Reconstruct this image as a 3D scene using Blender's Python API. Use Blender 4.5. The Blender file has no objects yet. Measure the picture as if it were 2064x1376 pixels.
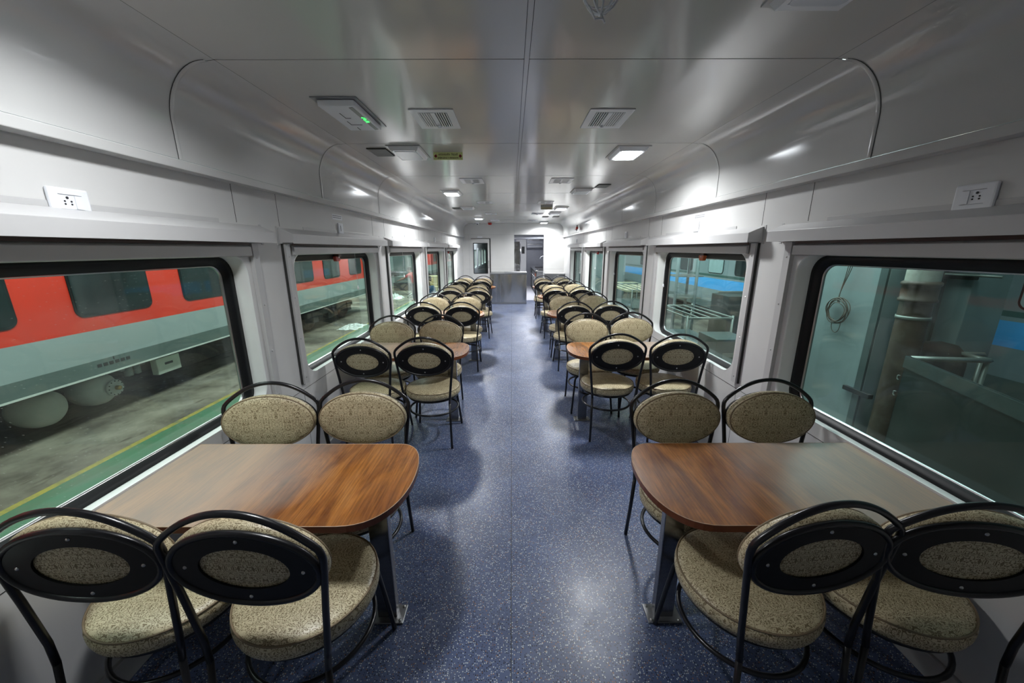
import bpy, bmesh, math, random
from mathutils import Vector, Matrix, Euler
from mathutils.geometry import tessellate_polygon
random.seed(7)
S = bpy.context.scene
COL = S.collection
PI = math.pi

# ------------------------------------------------------------------ camera
CAMZ = 1.596
cam_d = bpy.data.cameras.new('camera'); cam = bpy.data.objects.new('camera', cam_d); COL.objects.link(cam)
cam_d.sensor_fit = 'HORIZONTAL'; cam_d.sensor_width = 36.0
cam_d.lens = 36.0 * 745.0 / 2064.0
cam_d.clip_start = 0.02; cam_d.clip_end = 300
cam.location = (0, 0, CAMZ)
_p = 0.2445; _r = 0.0023; _y = -0.0003
cam.rotation_mode = 'QUATERNION'
cam.rotation_quaternion = (Euler((0, 0, _y)).to_matrix() @ Euler((PI/2 - _p, 0, 0)).to_matrix() @ Euler((0, 0, -_r)).to_matrix()).to_quaternion()
S.camera = cam

# ------------------------------------------------------------------ world, exposure, bay fill lights
S.view_settings.view_transform = 'Standard'; S.view_settings.look = 'None'
S.view_settings.gamma = 1.0; S.view_settings.use_curve_mapping = False
S.view_settings.exposure = 0.0
w = bpy.data.worlds.new('world'); S.world = w; w.use_nodes = True
w.node_tree.nodes['Background'].inputs[0].default_value = (0.55, 0.72, 0.70, 1)
w.node_tree.nodes['Background'].inputs[1].default_value = 0.10

def area(name, loc, rot, sx, sy, power, color=(1, 1, 1), parent=None, spread=PI):
    d = bpy.data.lights.new(name, 'AREA'); d.shape = 'RECTANGLE'; d.size = sx; d.size_y = sy
    d.energy = power; d.color = color; d.spread = spread
    o = bpy.data.objects.new(name, d); COL.objects.link(o); o.location = loc; o.rotation_euler = rot
    if parent: o.parent = parent
    return o
# unseen fill lights added high over the bays on both sides of the coach
area('bay_fill_left', (-3.6, 6, 4.6), (0, math.radians(30), 0), 1.0, 26, 1250, (0.97, 1.0, 0.96))
area('bay_fill_left_far', (-5.5, 26, 6.0), (0, 0, 0), 5.0, 16, 3000, (0.86, 1.0, 0.95))
area('bay_fill_right', (3.6, 13, 4.8), (0, math.radians(-30), 0), 1.2, 20, 1150, (0.92, 1.0, 1.0))
LAMP_POWER = 27.0
LAMP_EMIT = 22.0

# ------------------------------------------------------------------ materials
def nt(name):
    m = bpy.data.materials.new(name); m.use_nodes = True
    return m, m.node_tree.nodes, m.node_tree.links, m.node_tree.nodes['Principled BSDF']
def ramp(n, stops, interp='LINEAR'):
    r = n.new('ShaderNodeValToRGB'); r.color_ramp.interpolation = interp
    e = r.color_ramp.elements
    while len(e) < len(stops): e.new(0.5)
    for i, (p, c) in enumerate(stops):
        e[i].position = p; e[i].color = (c[0], c[1], c[2], 1)
    return r
def tex(n, l, kind, coord='Object', scale=(1, 1, 1), rot=(0, 0, 0), **kw):
    tc = n.new('ShaderNodeTexCoord'); mp = n.new('ShaderNodeMapping')
    mp.inputs['Scale'].default_value = scale; mp.inputs['Rotation'].default_value = rot
    l.new(tc.outputs[coord], mp.inputs['Vector'])
    t = n.new(kind); l.new(mp.outputs['Vector'], t.inputs['Vector'])
    for k, v in kw.items():
        if k in t.inputs: t.inputs[k].default_value = v
    return t
def simple(name, col, rough=0.5, metal=0.0, spec=0.5, var=0.06, vscale=6.0, bump=0.0, bscale=60.0, coat=0.0, coatr=0.1):
    """one-colour surface with slight procedural unevenness"""
    m, n, l, b = nt(name)
    t = tex(n, l, 'ShaderNodeTexNoise', Scale=vscale, Detail=4.0)
    lo = tuple(max(0, c*(1-var)) for c in col); hi = tuple(min(1, c*(1+var)) for c in col)
    r = ramp(n, [(0.3, lo), (0.7, hi)]); l.new(t.outputs['Fac'], r.inputs['Fac'])
    l.new(r.outputs['Color'], b.inputs['Base Color'])
    b.inputs['Roughness'].default_value = rough; b.inputs['Metallic'].default_value = metal
    b.inputs['Specular IOR Level'].default_value = spec
    b.inputs['Coat Weight'].default_value = coat; b.inputs['Coat Roughness'].default_value = coatr
    if bump:
        t2 = tex(n, l, 'ShaderNodeTexNoise', Scale=bscale, Detail=3.0)
        bp = n.new('ShaderNodeBump'); bp.inputs['Strength'].default_value = bump; bp.inputs['Distance'].default_value = 0.01
        l.new(t2.outputs['Fac'], bp.inputs['Height']); l.new(bp.outputs['Normal'], b.inputs['Normal'])
    return m
M = {}
M['wall'] = simple('wall_laminate', (0.61, 0.61, 0.60), 0.38, spec=0.4, var=0.03, vscale=3)
M['panel'] = simple('ceiling_laminate', (0.575, 0.57, 0.545), 0.13, spec=0.5, var=0.02, vscale=2, bump=0.05, bscale=2.2)
M['cove'] = simple('cove_laminate', (0.56, 0.565, 0.555), 0.13, spec=0.5, var=0.03, vscale=2, bump=0.04, bscale=2.5)
M['blind_metal'] = simple('powder_coated_metal', (0.50, 0.50, 0.50), 0.35, spec=0.5, var=0.02)
M['recess'] = simple('window_recess_plastic', (0.72, 0.75, 0.73), 0.4, var=0.03)
M['seam'] = simple('dark_seam_joint', (0.035, 0.035, 0.033), 0.8, var=0.2, vscale=20)  # dark colour of panel joints, slots and thin frames
M['rubber'] = simple('black_rubber', (0.006, 0.007, 0.008), 0.45, spec=0.3, var=0.2)
M['black'] = simple('black_powder_coat', (0.008, 0.008, 0.010), 0.28, spec=0.5, var=0.2, vscale=30)
M['blackplate'] = simple('black_back_plate', (0.006, 0.006, 0.007), 0.5, spec=0.3, var=0.2, vscale=30)
M['screw'] = simple('steel_screw', (0.55, 0.55, 0.55), 0.3, 1.0)
M['white'] = simple('white_plastic', (0.78, 0.80, 0.84), 0.3, var=0.02)
M['dark'] = simple('dark_hole', (0.01, 0.01, 0.012), 0.6)
M['line'] = simple('grey_line', (0.25, 0.26, 0.28), 0.6)
M['red'] = simple('red_plastic', (0.35, 0.02, 0.015), 0.35)
M['orange'] = simple('amber_plastic', (0.45, 0.09, 0.02), 0.35)
M['brown'] = simple('dark_brown_plastic', (0.05, 0.018, 0.012), 0.4)
M['alu'] = simple('dull_aluminium', (0.30, 0.31, 0.33), 0.4, 0.8)
M['grille'] = simple('grey_grille', (0.33, 0.34, 0.34), 0.45, 0.3)
M['kick'] = simple('skirting_laminate', (0.45, 0.46, 0.46), 0.45)

# stainless steel
def steel(name, col, rough, wav=0.0):
    m, n, l, b = nt(name)
    t = tex(n, l, 'ShaderNodeTexNoise', scale=(1.0, 1.0, 14.0), Scale=6.0, Detail=3.0)
    r = ramp(n, [(0.3, tuple(c*0.85 for c in col)), (0.7, col)]); l.new(t.outputs['Fac'], r.inputs['Fac'])
    l.new(r.outputs['Color'], b.inputs['Base Color'])
    b.inputs['Metallic'].default_value = 1.0; b.inputs['Roughness'].default_value = rough
    if wav:
        t2 = tex(n, l, 'ShaderNodeTexNoise', Scale=3.0, Detail=1.0)
        bp = n.new('ShaderNodeBump'); bp.inputs['Strength'].default_value = wav; bp.inputs['Distance'].default_value = 0.05
        l.new(t2.outputs['Fac'], bp.inputs['Height']); l.new(bp.outputs['Normal'], b.inputs['Normal'])
    return m
M['steel'] = steel('brushed_stainless', (0.62, 0.62, 0.61), 0.14, 0.35)
def wavy():
    m, n, l, b = nt('buckled_sheet_steel')
    b.inputs['Base Color'].default_value = (0.60, 0.60, 0.58, 1); b.inputs['Metallic'].default_value = 1.0; b.inputs['Roughness'].default_value = 0.24
    t2 = tex(n, l, 'ShaderNodeTexNoise', scale=(2.6, 1.0, 0.8), Scale=1.4, Detail=0.0, Distortion=0.6)
    bp = n.new('ShaderNodeBump'); bp.inputs['Strength'].default_value = 0.5; bp.inputs['Distance'].default_value = 0.06
    l.new(t2.outputs['Fac'], bp.inputs['Height']); l.new(bp.outputs['Normal'], b.inputs['Normal'])
    return m
M['wavysteel'] = wavy()
M['steeldull'] = steel('dull_stainless', (0.36, 0.37, 0.38), 0.45)
M['pedestal'] = steel('table_pedestal_steel', (0.34, 0.34, 0.35), 0.25)

# floor vinyl with chips
def floor_mat():
    m, n, l, b = nt('blue_chip_vinyl')
    t = tex(n, l, 'ShaderNodeTexNoise', Scale=1.7, Detail=6.0, Roughness=0.6)
    base = ramp(n, [(0.32, (0.042, 0.064, 0.135)), (0.68, (0.088, 0.125, 0.240))]); l.new(t.outputs['Fac'], base.inputs['Fac'])
    cur = base.outputs['Color']
    def chips(scale, thr, size, col, seedoff):
        nonlocal cur
        tc = n.new('ShaderNodeTexCoord'); mp = n.new('ShaderNodeMapping'); mp.inputs['Location'].default_value = (seedoff, seedoff*2, 0)
        l.new(tc.outputs['Object'], mp.inputs['Vector'])
        v = n.new('ShaderNodeTexVoronoi'); v.inputs['Scale'].default_value = scale; l.new(mp.outputs['Vector'], v.inputs['Vector'])
        v.voronoi_dimensions = '2D'
        sep = n.new('ShaderNodeSeparateColor'); l.new(v.outputs['Color'], sep.inputs['Color'])
        g = n.new('ShaderNodeMath'); g.operation = 'GREATER_THAN'; g.inputs[1].default_value = thr; l.new(sep.outputs[0], g.inputs[0])
        # size differs from chip to chip
        sz = n.new('ShaderNodeMath'); sz.operation = 'MULTIPLY_ADD'; l.new(sep.outputs[1], sz.inputs[0]); sz.inputs[1].default_value = size*0.6; sz.inputs[2].default_value = size*0.5
        d = n.new('ShaderNodeMath'); d.operation = 'LESS_THAN'; l.new(v.outputs['Distance'], d.inputs[0]); l.new(sz.outputs[0], d.inputs[1])
        a = n.new('ShaderNodeMath'); a.operation = 'MULTIPLY'; l.new(g.outputs[0], a.inputs[0]); l.new(d.outputs[0], a.inputs[1])
        mx = n.new('ShaderNodeMix'); mx.data_type = 'RGBA'; l.new(a.outputs[0], mx.inputs['Factor']); l.new(cur, mx.inputs['A']); mx.inputs['B'].default_value = (*col, 1)
        cur = mx.outputs['Result']
    chips(120, 0.62, 0.34, (0.006, 0.010, 0.028), 3.1)
    chips(135, 0.74, 0.33, (0.55, 0.58, 0.58), 0.0)
    chips(110, 0.88, 0.30, (0.25, 0.12, 0.07), 7.7)
    # dirt film
    dn = tex(n, l, 'ShaderNodeTexNoise', Scale=2.6, Detail=8.0, Roughness=0.7)
    dr = ramp(n, [(0.5, (0, 0, 0)), (0.75, (0.35, 0.35, 0.35))]); l.new(dn.outputs['Fac'], dr.inputs['Fac'])
    mx = n.new('ShaderNodeMix'); mx.data_type = 'RGBA'; l.new(dr.outputs['Color'], mx.inputs['Factor']); l.new(cur, mx.inputs['A']); mx.inputs['B'].default_value = (0.13, 0.15, 0.19, 1)
    l.new(mx.outputs['Result'], b.inputs['Base Color'])
    rr = ramp(n, [(0.35, (0.31, 0.31, 0.31)), (0.7, (0.48, 0.48, 0.48))]); l.new(dn.outputs['Fac'], rr.inputs['Fac'])
    l.new(rr.outputs['Color'], b.inputs['Roughness'])
    bp = n.new('ShaderNodeBump'); bp.inputs['Strength'].default_value = 0.15; bp.inputs['Distance'].default_value = 0.01
    l.new(t.outputs['Fac'], bp.inputs['Height']); l.new(bp.outputs['Normal'], b.inputs['Normal'])
    return m
M['floor'] = floor_mat()

# damask fabric
def fabric(name, ground, thread, scale=1.0):
    """damask: curling leaf scrolls in shiny thread on a darker ground"""
    m, n, l, b = nt(name)
    def warp(freq, amp):
        nz = tex(n, l, 'ShaderNodeTexNoise', Scale=freq*scale, Detail=0.5)
        sub = n.new('ShaderNodeVectorMath'); sub.operation = 'SUBTRACT'; l.new(nz.outputs['Color'], sub.inputs[0]); sub.inputs[1].default_value = (0.5, 0.5, 0.5)
        sc = n.new('ShaderNodeVectorMath'); sc.operation = 'SCALE'; sc.inputs['Scale'].default_value = amp; l.new(sub.outputs[0], sc.inputs[0])
        tc = n.new('ShaderNodeTexCoord'); ad = n.new('ShaderNodeVectorMath'); ad.operation = 'ADD'; l.new(tc.outputs['Object'], ad.inputs[0]); l.new(sc.outputs[0], ad.inputs[1])
        return ad.outputs[0]
    tc = n.new('ShaderNodeTexCoord'); sp = n.new('ShaderNodeSeparateXYZ'); l.new(tc.outputs['Object'], sp.inputs[0]); cb = n.new('ShaderNodeCombineXYZ')
    for ax, per in ((0, 0.048), (1, 0.062), (2, 0.062)):
        pp = n.new('ShaderNodeMath'); pp.operation = 'PINGPONG'; pp.inputs[1].default_value = per; l.new(sp.outputs[ax], pp.inputs[0]); l.new(pp.outputs[0], cb.inputs[ax])
    def wave(freq, k, dist, off):
        nz = n.new('ShaderNodeTexNoise'); nz.inputs['Scale'].default_value = freq*scale; nz.inputs['Detail'].default_value = 0.0; nz.inputs['Distortion'].default_value = dist; l.new(cb.outputs[0], nz.inputs['Vector'])
        a = n.new('ShaderNodeMath'); a.operation = 'MULTIPLY_ADD'; a.inputs[1].default_value = k; a.inputs[2].default_value = off; l.new(nz.outputs['Fac'], a.inputs[0])
        q = n.new('ShaderNodeMath'); q.operation = 'SINE'; l.new(a.outputs[0], q.inputs[0]); return q.outputs[0]
    a1 = wave(34.0, 46.0, 0.8, 0.0); a2 = wave(62.0, 32.0, 0.4, 1.3)
    sm = n.new('ShaderNodeMath'); sm.operation = 'MULTIPLY_ADD'; sm.inputs[1].default_value = 0.75; l.new(a2, sm.inputs[0]); l.new(a1, sm.inputs[2])
    c = ramp(n, [(0.0, thread), (0.30, thread), (0.42, ground), (1.0, ground)]); hf = n.new('ShaderNodeMath'); hf.operation = 'MULTIPLY_ADD'; hf.inputs[1].default_value = 0.5; hf.inputs[2].default_value = 0.20; l.new(sm.outputs[0], hf.inputs[0]); l.new(hf.outputs[0], c.inputs['Fac'])
    mx = c
    outc = c.outputs['Color']
    l.new(outc, b.inputs['Base Color'])
    rr = ramp(n, [(0.15, (0.62, 0.62, 0.62)), (0.35, (0.36, 0.36, 0.36))]); l.new(outc, rr.inputs['Fac']); l.new(rr.outputs['Color'], b.inputs['Roughness'])
    b.inputs['Specular IOR Level'].default_value = 0.6
    bp = n.new('ShaderNodeBump'); bp.inputs['Strength'].default_value = 0.2; bp.inputs['Distance'].default_value = 0.001
    l.new(outc, bp.inputs['Height']); l.new(bp.outputs['Normal'], b.inputs['Normal'])
    return m
M['fabric'] = fabric('gold_damask_fabric', (0.185, 0.140, 0.070), (0.55, 0.485, 0.315), 1.3)
M['piping'] = simple('fabric_piping', (0.20, 0.15, 0.09), 0.6)

# wood laminate
def wood():
    m, n, l, b = nt('cherry_wood_laminate')
    t = tex(n, l, 'ShaderNodeTexNoise', scale=(7.0, 1.5, 5.0), Scale=1.6, Detail=10.0, Distortion=0.6, Roughness=0.62)
    c = ramp(n, [(0.25, (0.055, 0.014, 0.004)), (0.45, (0.215, 0.070, 0.011)), (0.6, (0.36, 0.135, 0.023)), (0.8, (0.44, 0.185, 0.042))])
    l.new(t.outputs['Fac'], c.inputs['Fac'])
    t2 = tex(n, l, 'ShaderNodeTexNoise', scale=(70.0, 2.2, 5.0), Scale=2.0, Detail=6.0)
    c2 = ramp(n, [(0.35, (0.45, 0.45, 0.45)), (0.6, (1, 1, 1))]); l.new(t2.outputs['Fac'], c2.inputs['Fac'])
    mx = n.new('ShaderNodeMix'); mx.data_type = 'RGBA'; mx.blend_type = 'MULTIPLY'; mx.inputs['Factor'].default_value = 0.7
    l.new(c.outputs['Color'], mx.inputs['A']); l.new(c2.outputs['Color'], mx.inputs['B'])
    # dust smears
    t3 = tex(n, l, 'ShaderNodeTexNoise', Scale=3.2, Detail=7.0, Roughness=0.65)
    c3 = ramp(n, [(0.3, (0, 0, 0)), (0.8, (0.10, 0.10, 0.10))]); l.new(t3.outputs['Fac'], c3.inputs['Fac'])
    # top mixed with pale grey over its window half (local x = distance from the wall)
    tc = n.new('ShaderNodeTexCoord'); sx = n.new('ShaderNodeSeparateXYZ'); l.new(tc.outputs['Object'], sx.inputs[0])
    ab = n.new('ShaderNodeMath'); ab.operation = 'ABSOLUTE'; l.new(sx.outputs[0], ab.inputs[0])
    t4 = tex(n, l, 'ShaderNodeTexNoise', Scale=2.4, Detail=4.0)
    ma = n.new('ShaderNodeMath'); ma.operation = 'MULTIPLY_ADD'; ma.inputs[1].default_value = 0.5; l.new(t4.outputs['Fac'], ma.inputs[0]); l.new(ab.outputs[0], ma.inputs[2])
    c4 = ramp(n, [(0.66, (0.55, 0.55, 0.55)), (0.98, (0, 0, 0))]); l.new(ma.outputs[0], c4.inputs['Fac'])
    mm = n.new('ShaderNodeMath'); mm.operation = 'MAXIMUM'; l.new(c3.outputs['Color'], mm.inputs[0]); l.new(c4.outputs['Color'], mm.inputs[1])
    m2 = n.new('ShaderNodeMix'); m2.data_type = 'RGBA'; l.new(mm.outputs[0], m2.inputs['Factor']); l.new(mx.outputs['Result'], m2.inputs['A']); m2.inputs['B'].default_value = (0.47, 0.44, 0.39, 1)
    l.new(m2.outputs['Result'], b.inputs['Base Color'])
    r = ramp(n, [(0.2, (0.24, 0.24, 0.24)), (0.9, (0.29, 0.29, 0.29))]); l.new(t3.outputs['Fac'], r.inputs['Fac']); l.new(r.outputs['Color'], b.inputs['Roughness'])
    b.inputs['Specular IOR Level'].default_value = 0.55
    return m
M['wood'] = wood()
M['edgeline'] = simple('pale_edge_of_laminate', (0.50, 0.36, 0.24), 0.5)
M['woodedge'] = simple('cherry_edge_band', (0.15, 0.045, 0.015), 0.35, var=0.2)

# window glass: tinted, see-through, mirror-like at grazing angles
def glass_mat(name, tint, dust=True, refl=1.45, specks=0.0):
    m = bpy.data.materials.new(name); m.use_nodes = True; n = m.node_tree.nodes; l = m.node_tree.links; n.clear()
    out = n.new('ShaderNodeOutputMaterial'); tr = n.new('ShaderNodeBsdfTransparent'); tr.inputs[0].default_value = (*tint, 1)
    gl = n.new('ShaderNodeBsdfGlossy'); gl.inputs['Roughness'].default_value = 0.03; gl.inputs[0].default_value = (1, 1, 1, 1)
    lw = n.new('ShaderNodeLayerWeight'); lw.inputs[0].default_value = 0.5
    pw = n.new('ShaderNodeMath'); pw.operation = 'POWER'; pw.inputs[1].default_value = 4.0; l.new(lw.outputs['Facing'], pw.inputs[0])
    fr = n.new('ShaderNodeMath'); fr.operation = 'MULTIPLY_ADD'; fr.inputs[1].default_value = 0.45; fr.inputs[2].default_value = 0.022; l.new(pw.outputs[0], fr.inputs[0])
    mx = n.new('ShaderNodeMixShader'); l.new(fr.outputs[0], mx.inputs[0]); l.new(tr.outputs[0], mx.inputs[1]); l.new(gl.outputs[0], mx.inputs[2])
    last = mx.outputs[0]
    if dust:
        v = tex(n, l, 'ShaderNodeTexVoronoi', rot=(0, PI/2, 0), Scale=75.0); v.voronoi_dimensions = '2D'
        sep = n.new('ShaderNodeSeparateColor'); l.new(v.outputs['Color'], sep.inputs[0])
        a = n.new('ShaderNodeMath'); a.operation = 'GREATER_THAN'; a.inputs[1].default_value = 0.86; l.new(sep.outputs[0], a.inputs[0])
        d = n.new('ShaderNodeMath'); d.operation = 'LESS_THAN'; d.inputs[1].default_value = 0.055; l.new(v.outputs['Distance'], d.inputs[0])
        mu = n.new('ShaderNodeMath'); mu.operation = 'MULTIPLY'; l.new(a.outputs[0], mu.inputs[0]); l.new(d.outputs[0], mu.inputs[1])
        nz = tex(n, l, 'ShaderNodeTexNoise', Scale=3.0, Detail=6.0)
        rz = ramp(n, [(0.45, (0.012, 0.012, 0.012)), (0.8, (0.07, 0.07, 0.07))]); l.new(nz.outputs['Fac'], rz.inputs['Fac'])
        mu2 = n.new('ShaderNodeMath'); mu2.operation = 'MULTIPLY_ADD'; l.new(mu.outputs[0], mu2.inputs[0]); mu2.inputs[1].default_value = specks; l.new(rz.outputs['Color'], mu2.inputs[2])
        df = n.new('ShaderNodeBsdfDiffuse'); df.inputs[0].default_value = (0.7, 0.75, 0.72, 1)
        m3 = n.new('ShaderNodeMixShader'); l.new(mu2.outputs[0], m3.inputs[0]); l.new(last, m3.inputs[1]); l.new(df.outputs[0], m3.inputs[2]); last = m3.outputs[0]
    l.new(last, out.inputs[0])
    return m
M['glass'] = glass_mat('green_tinted_dusty_glass', (0.84, 0.93, 0.905), specks=0.5)
M['glassR'] = glass_mat('teal_tinted_glass', (0.76, 0.88, 0.87), dust=True)
M['mirror'] = glass_mat('clear_door_glass', (0.90, 0.93, 0.95), dust=False)

def emit(name, col, k):
    m, n, l, b = nt(name)
    b.inputs['Base Color'].default_value = (*col, 1); b.inputs['Emission Color'].default_value = (*col, 1); b.inputs['Emission Strength'].default_value = k
    return m
M['lampon'] = emit('lit_diffuser', (0.90, 0.95, 1.0), LAMP_EMIT)
M['lampoff'] = simple('unlit_diffuser', (0.62, 0.66, 0.72), 0.25, var=0.02)
M['green_led'] = emit('green_led', (0.05, 1.0, 0.12), 3.0)

# ------------------------------------------------------------------ mesh helpers
class MB:
    def __init__(s): s.v = []; s.f = []; s.mi = []; s.sm = []; s.cur = 0
    def add(s, vs, fs, smooth=False, mi=None):
        o = len(s.v); s.v += [tuple(v) for v in vs]
        for f in fs: s.f.append(tuple(i+o for i in f)); s.mi.append(s.cur if mi is None else mi); s.sm.append(smooth)
    def box(s, x0, x1, y0, y1, z0, z1, mi=None, mat=None):
        vs = [(x0, y0, z0), (x1, y0, z0), (x1, y1, z0), (x0, y1, z0), (x0, y0, z1), (x1, y0, z1), (x1, y1, z1), (x0, y1, z1)]
        if mat: vs = [mat @ Vector(v) for v in vs]
        s.add(vs, [(0, 3, 2, 1), (4, 5, 6, 7), (0, 1, 5, 4), (1, 2, 6, 5), (2, 3, 7, 6), (3, 0, 4, 7)], mi=mi)
    def tube(s, path, r, seg=10, closed=False, mi=None, rad=None):
        P = [Vector(p) for p in path]; n = len(P); T = []
        for i in range(n):
            a = P[(i-1) % n] if (closed or i > 0) else P[0]; b = P[(i+1) % n] if (closed or i < n-1) else P[-1]
            T.append((b-a).normalized())
        up = Vector((0, 0, 1)) if abs(T[0].z) < 0.9 else Vector((1, 0, 0))
        N = (up - T[0]*up.dot(T[0])).normalized(); vs = []; R = []
        for i in range(n):
            if i: 
                N = (N - T[i]*N.dot(T[i])); N.normalize()
            B = T[i].cross(N); rr = rad[i] if rad else r
            for k in range(seg):
                a = 2*PI*k/seg; vs.append(P[i] + (N*math.cos(a) + B*math.sin(a))*rr)
        fs = []
        for i in range(n if closed else n-1):
            for k in range(seg):
                a = i*seg+k; b = i*seg+(k+1) % seg; c = ((i+1) % n)*seg+(k+1) % seg; d = ((i+1) % n)*seg+k
                fs.append((a, b, c, d))
        s.add(vs, fs, True, mi)
        if not closed:
            s.add(vs[:seg], [tuple(reversed(range(seg)))], mi=mi); s.add(vs[-seg:], [tuple(range(seg))], mi=mi)
    def lathe(s, prof, seg=40, c=(0, 0, 0), sx=1.0, sy=1.0, mat=None, smooth=True, mi=None):
        """prof = [(r,z)...] spun about z; (0,z) at an end closes it"""
        vs = []; idx = []
        for r, z in prof:
            if r < 1e-6: idx.append([len(vs)]); vs.append((c[0], c[1], c[2]+z))
            else:
                row = []
                for k in range(seg):
                    a = 2*PI*k/seg; row.append(len(vs)); vs.append((c[0]+r*sx*math.cos(a), c[1]+r*sy*math.sin(a), c[2]+z))
                idx.append(row)
        fs = []
        for A, B in zip(idx[:-1], idx[1:]):
            for k in range(seg):
                if len(A) == 1 and len(B) == 1: break
                if len(A) == 1: fs.append((A[0], B[k], B[(k+1) % seg])[::-1])
                elif len(B) == 1: fs.append((A[k], A[(k+1) % seg], B[0]))
                else: fs.append((A[k], A[(k+1) % seg], B[(k+1) % seg], B[k]))
        if mat: vs = [mat @ Vector(v) for v in vs]
        s.add(vs, fs, smooth, mi)
    def prism(s, poly, z0, z1, axis='z', mi=None, mat=None, holes=None, smooth=False):
        """polygon (2D list) extruded; axis tells which axis is the extrusion"""
        def to(p, h):
            if axis == 'z': return Vector((p[0], p[1], h))
            if axis == 'x': return Vector((h, p[0], p[1]))
            return Vector((p[0], h, p[1]))
        loops = [poly] + (holes or [])
        flat = [p for L in loops for p in L]; n = len(flat)
        tri = tessellate_polygon([[Vector((p[0], p[1], 0)) for p in L] for L in loops])
        vs = [to(p, z0) for p in flat] + [to(p, z1) for p in flat]
        if mat: vs = [mat @ v for v in vs]
        fs = [tuple(t) for t in tri] + [tuple(i+n for i in reversed(t)) for t in tri]
        s.add(vs, fs, mi=mi)
        o = 0; sd = []
        for L in loops:
            m = len(L)
            for i in range(m): sd.append((o+i, o+(i+1) % m, n+o+(i+1) % m, n+o+i))
            o += m
        s.add(vs, sd, smooth, mi)
    def build(s, name, mats, parent=None, bevel=0.0, loc=None):
        me = bpy.data.meshes.new(name); me.from_pydata(s.v, [], s.f)
        if not isinstance(mats, (list, tuple)): mats = [mats]
        for m in mats: me.materials.append(M[m] if isinstance(m, str) else m)
        me.polygons.foreach_set('material_index', s.mi); me.polygons.foreach_set('use_smooth', s.sm)
        bm = bmesh.new(); bm.from_mesh(me); bmesh.ops.remove_doubles(bm, verts=bm.verts, dist=1e-5)
        bmesh.ops.recalc_face_normals(bm, faces=bm.faces); bm.to_mesh(me); bm.free(); me.update()
        o = bpy.data.objects.new(name, me); COL.objects.link(o)
        if parent: o.parent = parent
        if loc: o.location = loc
        if bevel:
            b = o.modifiers.new('bevel', 'BEVEL'); b.width = bevel; b.segments = 2; b.limit_method = 'ANGLE'; b.angle_limit = math.radians(40)
        return o
def tag(o, label, cat, group=None, kind=None):
    if label: o['label'] = label
    if cat: o['category'] = cat
    if group: o['group'] = group
    if kind: o['kind'] = kind
    return o
def thing(name, label, cat, loc=(0, 0, 0), rz=0, group=None):
    o = bpy.data.objects.new(name, None); o.empty_display_size = 0.1; COL.objects.link(o)
    o.location = loc; o.rotation_euler = (0, 0, rz)
    return tag(o, label, cat, group)
def struct(o): o['kind'] = 'structure'; return o
def copy_tree(o, parent=None):
    c = o.copy(); COL.objects.link(c); c.parent = parent
    for ch in [x for x in bpy.data.objects if x.parent == o]: copy_tree(ch, c)
    return c
def rrect(y0, y1, z0, z1, r, n=8):
    pts = []
    for cx, cy, a0 in ((y1-r, z0+r, -PI/2), (y1-r, z1-r, 0), (y0+r, z1-r, PI/2), (y0+r, z0+r, PI)):
        for k in range(n+1):
            a = a0 + (PI/2)*k/n; pts.append((cx+r*math.cos(a), cy+r*math.sin(a)))
    return pts
def bez(pts, n=12):
    out = []
    for i in range(0, len(pts)-1, 3):
        a, b, c, d = [Vector(p) for p in pts[i:i+4]]
        for k in range(n):
            t = k/n; out.append(a*(1-t)**3+b*3*t*(1-t)**2+c*3*t*t*(1-t)+d*t**3)
    out.append(Vector(pts[-1])); return out
def text_mesh(body, size, name, mat, parent, loc, rot, depth=0.0006, spacing=1.0, sx=1.0, align='CENTER'):
    cu = bpy.data.curves.new(name, 'FONT'); cu.body = body; cu.size = size; cu.extrude = depth; cu.align_x = align; cu.align_y = 'CENTER'; cu.space_character = spacing
    o = bpy.data.objects.new(name+'_tmp', cu); COL.objects.link(o)
    dg = bpy.context.evaluated_depsgraph_get(); dg.update()
    me = bpy.data.meshes.new_from_object(o.evaluated_get(dg)); bpy.data.objects.remove(o)
    me.materials.clear(); me.materials.append(M[mat])
    q = bpy.data.objects.new(name, me); COL.objects.link(q); q.parent = parent; q.location = loc; q.rotation_euler = rot; q.scale = (sx, 1, 1)
    return q

# ------------------------------------------------------------------ room shell
CX = 0.058; HW = 1.540; HLEDGE = 1.4737; HCEIL = 1.273; ZC = 2.349
YB = -1.3; YF = 11.55
WC = [1.3275 + 2.017*k for k in range(5)]; WHY = 0.7825; WZ0, WZ1 = 0.708, 1.572
JY = [1.744 + 1.2374*k for k in range(-2, 8)]
SIDES = [(-1, 'left'), (1, 'right')]
def X(s, h): return CX + s*h

fl = MB(); fl.box(-1.70, 1.82, YB, YF+0.35, -0.02, 0)
struct(fl.build('floor', 'floor'))
t1 = MB(); t1.box(-0.0075, -0.0045, YB, 11.0, 0.0001, 0.0006); struct(t1.build('trim_1', 'seam'))

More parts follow.
